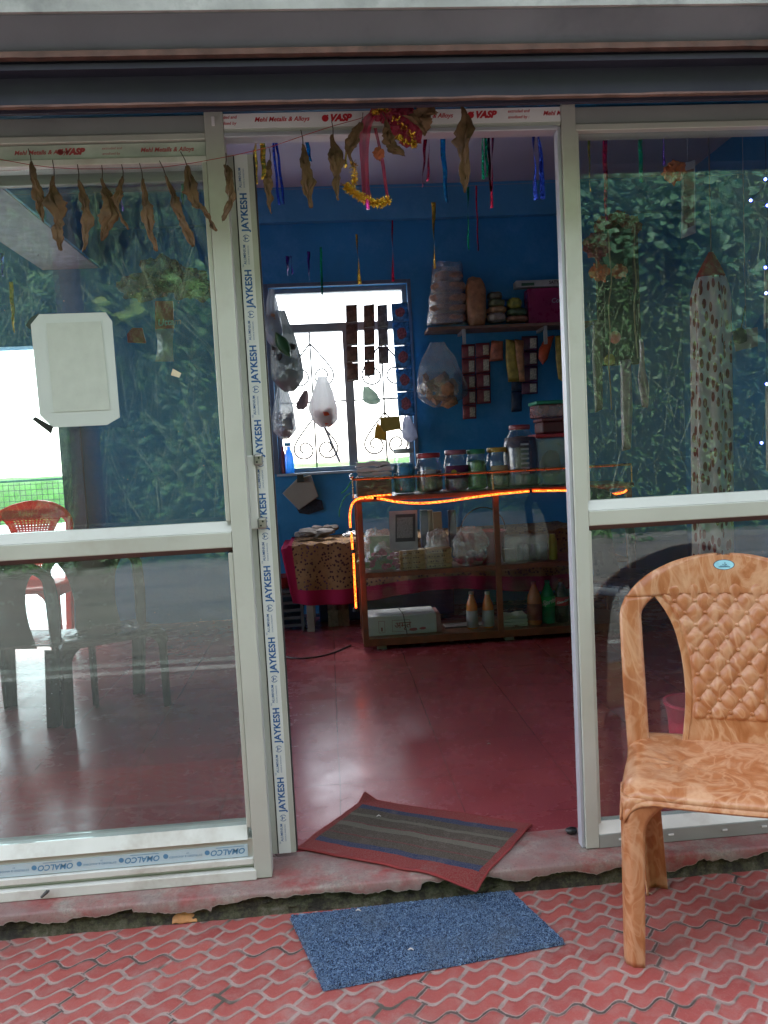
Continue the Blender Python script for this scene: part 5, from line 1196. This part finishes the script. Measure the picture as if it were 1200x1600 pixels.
# things under the table
p = P(445, 925, 5.6); mk('red_bowl', MB().lathe([(.04, 0), (.09, .05), (.10, .09), (.095, .09), (.03, .01)], (p.x, 5.6, .38), 20), mat('red_enamel', (.25, .02, .02), .3), smooth=True, label='red bowl on the pile left of the table', cat='bowl')
rs = random.Random(2); mb = MB()
for k in range(5): mb.box(p.x-.10+rs.uniform(-.02, .02), p.x+.12+rs.uniform(-.02, .02), 5.52, 5.75, ZF+.03+.055*k, ZF+.03+.055*k+.02)
mb.box(p.x-.11, p.x-.09, 5.5, 5.52, ZF+.001, .375).box(p.x+.11, p.x+.13, 5.5, 5.52, ZF+.001, .375).box(p.x-.11, p.x+.13, 5.5, 5.76, .355, .378)
mk('shoe_rack', mb, mat('dull_grey_rack', (.06, .06, .07), .5, 0, .4), label='low grey rack of small things left of the table leg', cat='rack')
bx('blue_crate', (P(500, 970, 5.8).x, .9, 5.75, 5.95, ZF+.001, .42), mat('deep_blue_plastic', (.01, .03, .16), .4), label='deep blue crate under the table', cat='crate', bevel=.01)
for px, lab in ((521, 'pale tin with dark lid under the table, left'), (537, 'brown tin with dark lid under the table, right')):
    x_ = P(px, 965, 5.6).x; mk('tin', MB().lathe([(.038, 0), (.04, .01), (.04, .11), (.036, .12), (.036, .15), (.001, .151)], (x_, 5.6, .20), 16).box(x_-.04, x_+.04, 5.57, 5.64, ZF+.001, .199), mat('tin%d' % px, (.16, .14, .12) if px < 530 else (.12, .06, .04), .4, 0, .5, 50), smooth=True, label=lab, cat='tin', group='tins under the table')
mk('floor_cable', MB().tube(smooth_path([G(548, 1008, ZF+.006), G(520, 1020, ZF+.006), G(490, 1027, ZF+.006), G(455, 1028, ZF+.006), G(430, 1020, ZF+.006)], 4), .005, 6), BLACK, label='black cable on the floor left of the counter foot', cat='cable')
# shopping bag hanging under the window
sbg = empty('cloth_bag', P(478, 800, YB-.04), 'grey beige cloth bag hanging from a hook below the window sill', 'bag')
mk('bag_body', MB().prism([P(x, y, YB-.05) for x, y in ((441, 771), (464, 748), (486, 742), (498, 776), (467, 797))][::-1], (0, 1, 0), .03), mat('beige_bag_fabric', (.30, .28, .24), .9, 0, .12, 6, .3), sbg, bevel=.008)
mk('black_lining', MB().prism([P(x, y, YB-.018) for x, y in ((458, 786), (480, 776), (503, 782), (506, 796), (482, 804), (468, 802))][::-1], (0, 1, 0), .012), mat('dotted_black_fabric', (.015, .018, .03), .8, 0, .9, 60), sbg)
mk('hook_clip', MB().prism([P(x, y, YB-.075) for x, y in ((464, 742), (474, 741), (475, 753), (464, 754))][::-1], (0, 1, 0), .02), BLACK, sbg)
# spray bottle on the sill
q = P(453, 738, YB-.0); spb = empty('spray_bottle', (q.x, YB+.01, wz0), 'blue window cleaner spray bottle on the left of the window sill', 'spray bottle')
mk('bottle_body', MB().lathe([(.034, 0), (.036, .01), (.036, .10), (.030, .15), (.014, .19), (.014, .21)], (q.x, YB+.01, wz0+.001), 18, 1, .6), film('blue_liquid', (.01, .30, .75), .9, .1, .1, .7, 10, .1), spb, smooth=True)
mk('trigger', MB().box(q.x-.03, q.x+.018, YB, YB+.02, wz0+.212, wz0+.24).box(q.x-.028, q.x-.018, YB+.002, YB+.018, wz0+.17, wz0+.211), mat('blue_trigger', (.02, .30, .65), .4), spb, bevel=.003)
x_ = P(444, 730, YB).x; mk('red_bottle', MB().lathe([(.016, 0), (.017, .01), (.017, .16), (.010, .18), (.010, .21), (.001, .211)], (x_-.005, YB+.015, wz0+.001), 14), mat('red_violet_bottle', (.25, .05, .08), .4), smooth=True, label='slim reddish bottle left of the blue spray bottle', cat='bottle')
# ------------------------------------------------------------------ bags and sachets at the window
PB1 = film('milky_white_bag', (.60, .61, .62), .95, .05, .3, .5, 14, .7)
PB2 = film('clear_hanging_bag', (.42, .46, .50), .80, .22, .15, .5, 20, .9)
bag('hanging_bag', (437, 452), 485, 612, 48, YB-.15, film('grey_green_bag', (.24, .27, .27), .93, .12, .2, .45, 16, .8), 'large grey hanging bag bulging at the left edge of the window', mat('dark_produce', (.07, .06, .05), .7, 0, .6, 20), .5, seed=21, dep=.5, group='plastic bags hung at the window')
bag('hanging_bag', (424, 428), 452, 540, 26, YB-.25, PB2, 'crumpled clear bag above the large grey one, beside the taped door edge', mat('brownish_snack', (.30, .17, .10), .6), .5, seed=22, group='plastic bags hung at the window')
lf_ = MB(); q0, q1 = P(431, 520, YB-.28), P(455, 560, YB-.28); ax_ = (q1-q0); sd_ = ax_.cross(Vector((0, 1, 0))).normalized()
lf_.grid(6, 12, lambda u, v: q0+ax_*v+sd_*(u-.5)*.09*math.sin(math.pi*min(1, v+.03))+Vector((0, -.02*math.sin(u*3), 0)))
mk('green_leaf', lf_, mat('deep_green_leaf', (.03, .12, .03), .4), smooth=True, solid=.001, label='dark green leaf tucked on the large grey hanging bag', cat='leaf')
bag('hanging_bag', (440, 446), 600, 686, 36, YB-.12, PB2, 'clear bag of reddish spices low at the left edge of the window', mat('red_spice', (.30, .08, .06), .7, 0, .5, 30), .42, seed=23, group='plastic bags hung at the window')
bag('hanging_bag', (503, 508), 588, 668, 42, YB-.10, PB1, 'white carrier bag with orange contents tied to the window grille', mat('orange_veg', (.75, .10, .03), .5), .30, seed=24, group='plastic bags hung at the window')
bag('hanging_bag', (478, 470), 610, 640, 18, YB-.06, mat('dusty_pink_paper', (.22, .15, .15), .8), 'small wilted dark bundle on the grille left of the carrier bag', None, seed=25, group='plastic bags hung at the window')
bag('hanging_bag', (572, 584), 604, 632, 26, YB-.06, film('pale_green_bag', (.25, .33, .27), .95, .1, .2, .6, 20, .7), 'small pale green bag on the right half of the grille', None, seed=26, group='plastic bags hung at the window')
yl = empty('yellow_packets', P(605, 685, YB-.08), 'yellow spice packets hanging low in the right half of the window', 'packets')
YEL = mat('yellow_packet_film', (.55, .30, .02), .4, 0, .3, 15, .5)
mk('packet', MB().prism([P(x, y, YB-.09) for x, y in ((594, 652), (624, 650), (627, 670), (600, 675), (594, 666))][::-1], (0, 1, 0), .015), mat('olive_packet_film', (.35, .24, .04), .4), yl, bevel=.003)
mk('packet', MB().prism([P(x, y, YB-.07) for x, y in ((590, 660), (597, 668), (604, 676), (602, 689), (585, 684), (586, 670))][::-1], (0, 1, 0), .015), YEL, yl, bevel=.003)
zw = P(540, 480, YB-.06)
mk('curtain_wire', MB().tube([(wx0, YB-.06, P(433, 481, YB-.06).z), (wx1, YB-.06, P(640, 473, YB-.06).z)], .0025, 5), IRON, label='thin wire across the upper part of the back window', cat='wire')
def sachets(px0, px1, pys, Y, m, mseal, label, lean=0., group='strips of sachets hung in the shop', prn=None):
    root = empty('sachet_strip', P((px0+px1)/2, pys[-1], Y), label, 'sachet strip', group)
    for k in range(len(pys)-1):
        o0, o1 = lean*(pys[k]-pys[0]), lean*(pys[k+1]-pys[0])
        a, b_, c, d = P(px0+o0, pys[k]+.8, Y), P(px1+o0, pys[k]-.4, Y), P(px1+o1, pys[k+1]-1.0, Y), P(px0+o1, pys[k+1]+.2, Y)
        mb = MB(); bulge = .012
        mb.grid(8, 8, lambda u, v: (d.lerp(c, u)).lerp(a.lerp(b_, u), v)+Vector((0, -bulge*math.sin(math.pi*u)*math.sin(math.pi*v)-.002*noise.noise(Vector((u*7, v*7, k))), 0)))
        s = mk('sachet', mb, m if not isinstance(m, list) else m[k % len(m)], root, smooth=True, solid=.002)
        if mseal: mk('seal', MB().prism([d+Vector((.004, -.004, .006)), c+Vector((-.004, -.004, .006)), c+Vector((-.008, -.004, .016)), d+Vector((.012, -.004, .013))], (0, 1, 0), .002), mseal, s)
        if prn:
            cc = (a+b_+c+d)/4; w_ = (b_-a).length; h_ = (a-d).length
            if prn is not MATS.get('maroon_print'):
                def qf(u, v, a=a, b_=b_, c=c, d=d):
                    U_, V_ = .5+.42*u, .14+.70*v+.05*noise.noise(Vector((u*6, k, v*6)))
                    return (d.lerp(c, U_)).lerp(a.lerp(b_, U_), V_)+Vector((0, -.003-bulge*math.sin(math.pi*U_)*math.sin(math.pi*V_), 0))
                mk('print', MB().grid(6, 6, qf), prn, s, smooth=True)
            else: mk('print', MB().blob((cc.x-.0, Y-bulge-.003, cc.z-.01*0), 1, 2, .12, 4, w_*.30, .002, h_*.26, k), prn, s)
    return root
def sach(name, c):
    b = NB(name); n = b.noise(26, 5, .7); n2 = b.noise(9, 3)
    col = b.ramp(n, [(.3, tuple(v*.35 for v in c)), (.5, c), (.72, tuple(min(1, v*2.2) for v in c))]); nr = b.bump(n2, .8, .01)
    d = b.bsdf(col, .3, .1, nr); t = b.n('ShaderNodeBsdfTranslucent'); b.l(col, t.inputs[0]); m = b.n('ShaderNodeMixShader'); m.inputs[0].default_value = .22
    b.l(d, m.inputs[1]); b.l(t.outputs[0], m.inputs[2]); return b.done(m.outputs[0])
BRS = sach('brown_sachet_film', (.17, .085, .06)); SEAL = mat('silver_seal', (.45, .42, .38), .3, .5)
GRS = sach('grey_sachet_film', (.17, .15, .16))
sachets(540, 558, [476, 506, 541, 567, 596], YB-.08, BRS, SEAL, 'brown sachet strip, leftmost in the back window', .02)
sachets(568, 585, [476, 514, 540, 564, 588], YB-.08, BRS, SEAL, 'longer brown sachet strip second in the back window', .01)
sachets(589, 605, [476, 513, 541, 569], YB-.08, GRS, SEAL, 'short grey sachet strip third in the back window', .03)
sachets(611, 637, [474, 503, 540, 576, 612, 650], YB-.10, sach('blue_sachet_film', (.05, .20, .42)), None, 'blue sachet strip with dark pictures at the right of the back window', .065, prn=mat('maroon_print', (.26, .07, .10), .5, 0, .8, 60))
bag('hanging_bag', (636, 641), 650, 690, 24, YB-.09, film('pale_violet_film', (.25, .27, .36), .9, .1, .2, .6, 20, .7), 'pale violet scrap of film below the blue sachets', None, seed=31, group='plastic bags hung at the window')
bag('hanging_bag', (683, 690), 535, 636, 78, YB-.16, film('clear_bag_of_snacks', (.40, .46, .52), .16, .16, .15, .4, 18, .8), 'clear bag of orange fried snacks hanging right of the window', mat('fried_snack', (.42, .20, .10), .7, 0, .4, 40, .6), .42, seed=33, dep=.35)
PKM = [mat('maroon_cream_sachet', (.22, .035, .05), .4, 0, .4, 30, .4)]
CRM = mat('cream_print', (.55, .46, .36), .5, 0, .5, 70)
for k, (x0, x1) in enumerate(((721, 742), (743, 765))):
    pys = [536, 558, 583, 607, 631] if k else [538, 560, 585, 609, 633, 655]
    sachets(x0, x1, pys, YB-.06, PKM, None, ['maroon and cream sachet strip under the shelf, the longer one', 'maroon and cream sachet strip under the shelf, the shorter one'][k], .02, prn=CRM)
sachets(799, 815, [588, 611, 644], YB-.05, mat('dark_navy_sachet', (.02, .03, .07), .4, 0, .5, 30), None, 'dark navy sachet strip hanging below the yellow packets', .0)
sachets(815, 840, [525, 548, 572, 597, 616], YB-.05, mat('plum_sachet', (.09, .02, .06), .4, 0, .4, 30), None, 'plum coloured sachet strip in the middle under the shelf', .0, prn=CRM)
def packet(pts, Y, m, label, th=.02, cat='packet', name='snack_packet'):
    c = sum((P(x, y, Y) for x, y in pts), Vector())/len(pts); V = [P(x, y, Y) for x, y in pts]; mb = MB(); n = len(V)
    rings = [(1, 0), (.93, -.5), (.7, -.9), (.35, -1.05)]
    for s, d in rings:
        for v in V: q = c+(v-c)*s; mb.v.append(Vector((q.x, Y+d*th*(1+.3*noise.noise(q*22)), q.z)))
    for r in range(3):
        for i in range(n): a = r*n+i; b2 = r*n+(i+1) % n; mb.f.append((a, b2, b2+n, a+n))
    mb.f.append(tuple(3*n+i for i in range(n))); mb.f.append(tuple(range(n))[::-1])
    return mk(name, mb, m, smooth=True, label=label, cat=cat, group='snack packets under the wall shelf')
ORP = mat('orange_pink_packet', (.42, .13, .08), .35, 0, .6, 18, .5); YGP = mat('yellow_gold_packet', (.36, .26, .05), .35, 0, .5, 16, .5)
packet([(768, 532), (786, 533), (786, 563), (764, 565), (766, 548)], YB-.07, ORP, 'orange and pink snack packet left under the shelf')
packet([(790, 530), (804, 532), (812, 596), (794, 597), (790, 560)], YB-.08, YGP, 'yellow snack packet hanging under the shelf')
packet([(804, 530), (818, 532), (820, 596), (812, 597), (806, 560)], YB-.09, mat('gold_red_packet', (.36, .16, .07), .35, 0, .6, 18, .5), 'gold and red snack packet right of the yellow one')
packet([(852, 527), (866, 524), (855, 562), (848, 570), (841, 560), (842, 546)], YB-.07, mat('bright_orange_packet', (.50, .07, .02), .35, 0, .4, 18, .5), 'bright orange snack packet tilted under the shelf')
packet([(867, 525), (885, 523), (885, 600), (872, 592), (868, 560)], YB-.07, YGP, 'yellow snack packet partly behind the right door post')
# wall shelf with goods
zsh = P(770, 508, YB-.22).z; sx0_, sx1_ = P(668, 508, YB-.22).x, 2.1
ws = empty('wall_shelf', ((sx0_+sx1_)/2, YB-.12, zsh-.02), 'wooden wall shelf right of the back window loaded with snacks', 'shelf')
bx('board', (sx0_, sx1_, YB-.24, YB-.001, zsh-.022, zsh), mat('shelf_wood', (.20, .11, .08), .5, 0, .25), ws)
for px in (724, 851): x_ = P(px, 520, YB-.2).x; mk('bracket', MB().box(x_-.012, x_+.012, YB-.23, YB-.205, P(px, 538, YB-.2).z, zsh-.0225).box(x_-.01, x_+.01, YB-.204, YB-.001, zsh-.045, zsh-.0225), mat('shelf_bracket', (.4, .4, .4), .4, .3), ws)
SNK = mat('puffed_snack', (.36, .20, .14), .7, 0, .45, 30, .6)
def pouch(px0, px1, pyt, pyb, Y, m, label, name='snack_pouch', n=0, rz=.0, cat='pouch', dep=.08, wrap=None):
    a, b_ = P(px0, pyb, Y), P(px1, pyb, Y); z1 = P((px0+px1)/2, pyt, Y).z; z0 = P((px0+px1)/2, pyb, Y).z
    w_, h = (b_.x-a.x)/2, (z1-z0)/2; c = ((a.x+b_.x)/2, Y, z0+h)
    mb = MB(); bm = bmesh.new(); bmesh.ops.create_icosphere(bm, subdivisions=4, radius=1)
    for v in bm.verts:
        q = v.co; sgn = lambda t, e: math.copysign(abs(t)**e, t)
        d = 1+.10*noise.noise(q*2.6+Vector((px0, 0, 0)))+.05*noise.noise(q*8)
        mb.v.append(Vector((c[0]+sgn(q.x, .6)*w_*d, c[1]+sgn(q.y, .8)*dep*d, c[2]+sgn(q.z, .7)*h*d)))
    mb.f += [tuple(v.index for v in f.verts) for f in bm.faces]; bm.free()
    return mk(name, mb, m, smooth=True, label=label, cat=cat)
WRP = film('snack_bag_film', (.55, .50, .50), .25, .22, .15, .3, 25, 1.)
bgr = empty('bag_of_snacks', P(700, 507, YB-.12), 'tall clear bag of stacked puffed snack rolls on the left end of the shelf', 'bag')
for i, (y0, y1, x0, x1) in enumerate(((490, 506, 672, 728), (475, 491, 671, 729), (458, 476, 671, 729), (440, 459, 674, 727), (424, 441, 678, 722))):
    o = pouch(x0, x1, y0, y1, YB-.13, SNK, None, 'snack_roll', cat=None); o.parent = bgr; o.location = o.location-bgr.location
bgf = MB(); A_, B_ = P(699, 412, YB-.13), P(699, 507, YB-.13)
bgf.grid(36, 24, lambda u, v: (B_.x+(A_.x-B_.x)*v+(.155-.04*v)*math.cos(u*6.283)*(1+.1*noise.noise(Vector((math.cos(u*6.28)*2, math.sin(u*6.28)*2, v*6)))), YB-.13+.085*math.sin(u*6.283)*(1+.1*math.sin(u*30)), B_.z+(A_.z-B_.z)*v+.02*noise.noise(Vector((math.cos(u*6.28)*2, math.sin(u*6.28)*2, 9)))*(v > .9)))
mk('film', bgf, WRP, bgr, smooth=True)
pouch(729, 761, 434, 512, YB-.15, mat('orange_brown_pouch', (.36, .17, .08), .35, 0, .35, 20, .6), 'tall orange brown pouch standing at the shelf edge', dep=.06)
for k, (x0, x1, y0, y1, c, lab) in enumerate(((762, 790, 489, 504, (.30, .25, .22), 'pale packet at the bottom of the left pile on the shelf'), (762, 791, 479, 491, (.34, .20, .10), 'tan packet in the middle of the left pile on the shelf'), (763, 788, 468, 481, (.12, .14, .07), 'olive packet near the top of the left pile'), (762, 784, 457, 470, (.10, .10, .06), 'dark packet on top of the left pile'),
    (791, 824, 494, 504, (.30, .15, .10), 'brown packet at the bottom of the right pile on the shelf'), (792, 822, 482, 495, (.06, .10, .05), 'dark green packet in the right pile'), (793, 814, 466, 484, (.22, .24, .04), 'yellow green packet tilted on top of the right pile'))):
    pouch(x0, x1, y0, y1, YB-.13, mat('pk_pile%d' % k, c, .4, 0, .5, 25, .5), lab, 'snack_packet', dep=.07, cat='packet')
prb = gbox('pink_pack', 824, 889, 449, YB-.15, zsh, mat('magenta_pack', (.28, .02, .09), .3, 0, .3, 8, .4), 'large magenta pack standing at the right end of the shelf', 'pack', .12, None, .012)
t = text('t', 'Coffy', .05, (P(861, 470, YB-.15).x, YB-.152, P(861, 470, YB-.15).z), (1, 0, 0), (0, 0, 1), None, None, .2, .001); mk('lettering', t, mat('pale_print', (.35, .36, .40)), prb)
z1 = P(850, 448, YB-.15).z; a, b_ = P(806, 440, YB-.14).x, P(895, 440, YB-.14).x
lb = bx('long_box', (a, b_, YB-.15, YB-.05, z1+.004, P(850, 437, YB-.15).z), mat('white_green_box', (.40, .42, .40), .5, 0, .2, 8), label='long white box with a dark green stripe lying on the magenta pack', cat='box')
mk('green_stripe', MB().box(a+.04, a+.14, YB-.152, YB-.1505, z1+.012, z1+.034), mat('dark_green_print', (.03, .10, .05), .5), lb)
t = text('t', 'SATYAM', .032, (b_-.19, YB-.1525, z1+.03), (1, 0, 0), (0, 0, 1), None, None, 0, .001); mk('lettering', t, mat('dark_print', (.05, .05, .06)), lb)
# ------------------------------------------------------------------ things behind the right window
def curtm():
    b = NB('leaf_print_curtain'); uv = b.n('ShaderNodeUVMap')
    mp = b.n('ShaderNodeMapping'); mp.inputs['Scale'].default_value = (22, 20, 1); b.l(uv.outputs[0], mp.inputs[0])
    v = b.n('ShaderNodeTexVoronoi'); v.voronoi_dimensions = '2D'; v.inputs['Scale'].default_value = 1.0; v.inputs['Randomness'].default_value = .75
    mp2 = b.n('ShaderNodeMapping'); mp2.inputs['Rotation'].default_value = (0, 0, R_(10)); b.l(mp.outputs[0], mp2.inputs[0]); b.l(mp2.outputs[0], v.inputs['Vector'])
    f = b.math('LESS_THAN', v.outputs['Distance'], .30)
    col = b.mix(f, b.ramp(b.noise(4, 3), [(.3, (.60, .50, .50)), (.7, (.72, .62, .60))]), (.22, .02, .03))
    s2 = b.n('ShaderNodeSeparateXYZ'); b.l(uv.outputs[0], s2.inputs[0])
    col = b.mix(b.math('GREATER_THAN', s2.outputs[1], .925), col, (.35, .02, .03))
    return b.done(b.bsdf(col, .85, 0, b.bump(b.noise(90, 3), .2, .003), .2))
YCu = 4.3; A_, B_ = P(1111, 394, YCu), P(1114, 800, YCu); B_.z = .5; W_ = 31*YCu/FPX
def cuf(u, v):
    z = B_.z+(A_.z-B_.z)*v; d = max(0, (v-.86)/.14); w_ = W_*(1-.88*d**1.6)*(1.05-.06*v); a = u*2*math.pi
    fo = 1+.10*math.sin(a*7)*(1-d*.5)+.05*noise.noise(Vector((math.cos(a)*2, math.sin(a)*2, v*3)))
    x = B_.x+(A_.x-B_.x)*v
    return (x+w_*math.cos(a)*fo, YCu+w_*.55*math.sin(a)*fo, z)
cu = mk('curtain', MB().grid(120, 60, cuf), curtm(), smooth=True, label='pale curtain printed with red leaves, gathered under a red top, behind the right window', cat='curtain')
ul = cu.data.uv_layers.new(name='UVMap')
for poly in cu.data.polygons:
    for li in poly.loop_indices: vi = cu.data.loops[li].vertex_index; ul.data[li].uv = ((vi % 121)/120, (vi//121)/60)
mk('cord', MB().tube([A_+Vector((0, 0, -.01)), Vector((A_.x, YCu, ZC))], .004, 5), mat('grey_cord', (.15, .15, .16), .8), cu)
def hangcard(pts, Y, m, m2, label, name='hanging_card', inset=.12):
    V = [P(x, y, Y) for x, y in pts]; c = sum(V, Vector())/len(V)
    root = empty(name, (c.x, Y, min(v.z for v in V)), label, 'card')
    mk('card', MB().prism(V[::-1], (0, 1, 0), .004), m, root)
    if m2: mk('picture', MB().prism([c+(v-c)*(1-inset)+Vector((0, -.002, 0)) for v in V][::-1], (0, 1, 0), .0015), m2, root)
    mk('string', MB().tube([Vector((c.x, Y, max(v.z for v in V))), Vector((c.x, Y, ZC))], .0015, 4), NYL, root); return root
hangcard([(1066, 256), (1086, 250), (1087, 364), (1065, 373)], 3.3, mat('cream_card', (.36, .33, .30), .6), mat('brown_picture', (.20, .09, .06), .5, 0, .7, 18), 'narrow cream card with a brown picture hanging in the right window', inset=.22)
q = P(1054, 268, 3.27); mk('marigold', MB().blob((q.x, 3.27, q.z), .042, 3, .35, 8), mat('marigold_petals', (.50, .12, .03), .8, 0, .4, 60, .8), smooth=True, label='orange marigold beside the narrow hanging card', cat='flower')
hangcard([(1144, 518), (1184, 511), (1184, 541), (1150, 549)], 3.6, mat('cream_card', (.36, .33, .30)), None, 'small cream card with a black figure hanging right of the curtain')
q = P(1154, 526, 3.58); mk('black_tassel', MB().blob((q.x, 3.57, q.z), .032, 2, .3, 6, 1, .4, 1.1).tube([(q.x, 3.57, q.z), (q.x+.03, 3.57, q.z+.14)], .003, 5), BLACK, smooth=True, label='black tassel in front of the small cream card', cat='tassel')
# dark framed shrine picture with garlands
YSr = 5.2
shp = empty('wall_picture', P(968, 560, YSr), 'dark framed picture with a dry garland, behind the left of the right window', 'picture')
mk('picture_frame', MB().prism([P(x, y, YSr) for x, y in ((930, 345), (996, 342), (1003, 568), (938, 572))][::-1], (0, 1, 0), .03), mat('dark_frame_wood', (.035, .022, .02), .5), shp)
mk('picture_sheet', MB().prism([P(x, y, YSr-.004) for x, y in ((940, 358), (986, 356), (992, 555), (947, 558))][::-1], (0, 1, 0), .003), mat('dim_green_picture', (.03, .06, .035), .4, 0, .9, 9), shp)
gr_ = MB(); rs = random.Random(9)
for k in range(40): t = k/39; q = P(935+62*t, 352-14*math.sin(t*3.14)+0, YSr-.03); gr_.blob((q.x, YSr-.03, q.z+rs.uniform(-.04, .02)), .03, 1, .4, 6, seed=k)
mk('dry_garland', gr_, mat('rust_flowers', (.20, .06, .03), .9, 0, .4, 60, .6), shp)
for (px, py0, py1, Y, m, lab) in ((953, 360, 640, 2.9, mat('dry_stalks', (.22, .17, .10), .9), 'dry twine garland hanging at the left of the right window'), (994, 350, 560, 2.9, mat('dry_stalks', (.22, .17, .10), .9), 'dry twine hanging right of the framed picture')):
    mk('hanging_twine', MB().tube(smooth_path([P(px+rs.uniform(-3, 3), py0+(py1-py0)*k/7, Y) for k in range(8)], 3), .003, 5), m, label=lab, cat='twine')
for (px, py, r, c, lab, cat) in ((932, 384, .05, (.16, .02, .03), 'dark red foil flower with gold edge behind the right window', 'flower'), (936, 425, .035, (.45, .10, .03), 'orange marigold below the dark red foil flower', 'flower'), (967, 424, .028, (.32, .08, .03), 'dull orange marigold right of the bright one', 'flower')):
    q = P(px, py, 3.0); mk('flower', MB().blob((q.x, 3.0, q.z), r, 3, .35, 8, 1, .6, .9, int(px)), mat('fl%d' % px, c, .7, 0, .4, 60, .8), smooth=True, label=lab, cat=cat)
mk('balloon', MB().blob(P(961, 527, 3.2), .024, 3, 0, 1, 1, 1, 1.1), mat('salmon_rubber', (.55, .17, .13), .3), smooth=True, label='small salmon pink balloon behind the right window', cat='balloon')
q = P(952, 563, 3.2); mk('yellow_flower', MB().blob(q, .02, 2, .4, 6), mat('yellow_petals', (.35, .30, .04), .7), smooth=True, label='small yellow flower hanging below the pink balloon', cat='flower')
packet([(969, 563), (985, 561), (988, 640), (985, 702), (972, 705), (970, 640)], 3.4, mat('clear_pink_packet', (.22, .15, .18), .3, 0, .7, 14, .6), 'long clear and pink packet strip hanging in the right window')
packet([(999, 530), (1004, 530), (1006, 575), (1014, 610), (1012, 637), (1003, 636), (996, 590), (1000, 560)], 3.4, mat('violet_knife_card', (.24, .16, .18), .3, 0, .6, 14, .6), 'slim violet packet hanging right of the long pink strip')
packet([(926, 500), (940, 500), (941, 640), (930, 645), (925, 560)], 3.2, mat('dark_olive_bundle', (.07, .06, .04), .4, 0, .8, 14, .6), 'dark olive bundle hanging at the left edge of the right window')
packet([(1194, 420), (1203, 415), (1204, 510), (1193, 515)], 3.6, mat('cream_card', (.36, .33, .30)), 'cream packet cut by the right edge of the photograph, upper')
packet([(1196, 600), (1204, 590), (1204, 740), (1197, 735)], 3.6, mat('cream_card', (.36, .33, .30)), 'cream packet cut by the right edge of the photograph, lower')
LB = emit('blue_fairy_light', (.08, .10, 1.0), 10)
fl = empty('fairy_lights', P(1185, 700, 3.0), 'string of tiny blue fairy lights down the right window', 'fairy lights')
bp = [(1196, 280), (1173, 313), (1199, 321), (1196, 418), (1197, 458), (1198, 600), (1190, 692)]
for q in bp: mk('bulb', MB().blob(P(*q, 3.0), .0055, 1, 0), LB, fl, smooth=True)
mk('wire', MB().tube(smooth_path([P(1192, 160, 3.0)]+[P(*q, 3.003) for q in bp], 4), .0012, 4), BLACK, fl)
# ------------------------------------------------------------------ things behind the left window
ab = empty('snack_bag', P(255, 470, 3.4), 'bulky amber bundle of snack packets hanging behind the left window', 'bag')
AMB = film('amber_bag', (.22, .10, .05), .5, .08, .3, .4, 30, .8)
for k, (px, py, r, sx_, sz_) in enumerate(((225, 448, .085, 1.1, .6), (252, 430, .085, .9, .9), (285, 440, .085, 1.1, .7), (310, 452, .06, 1.1, .7))):
    mk('bundle_film', MB().blob(P(px, py, 3.4+.03*k), r, 4, .30, 5, sx_, .6, sz_, k+3), AMB, ab, smooth=True)
pk = empty('snack_packet', P(258, 565, 3.1), 'red topped snack packet hanging in the left window', 'packet')
mk('red_header', MB().prism([P(x, y, 3.1) for x, y in ((242, 470), (270, 470), (272, 513), (242, 514))][::-1], (0, 1, 0), .01), mat('red_packet', (.40, .03, .03), .4), pk, bevel=.003)
mk('clear_pouch', MB().grid(10, 12, lambda u, v: P(242+4*math.sin(v*3.14)+(30-6*math.sin(v*3.14))*u, 565-51*v, 3.1-.03*math.sin(u*3.14)*math.sin(v*3.14))), film('grey_pouch', (.38, .36, .33), .7, .15, .2, .3, 20, .8), pk, smooth=True)
t = text('t', 'Uttam', .035, P(246, 505, 3.095), (1, 0, .05), (0, 0, 1), None, None, .15, .001); mk('lettering', t, mat('pale_print', (.35, .36, .40)), pk)
pk = mk('snack_packet', MB().prism([P(x, y, 3.3) for x, y in ((198, 522), (206, 512), (222, 512), (228, 536), (199, 535))][::-1], (0, 1, 0), .012), mat('red_packet', (.40, .03, .03)), label='small red packet left of the red topped snack packet', cat='packet', bevel=.003)
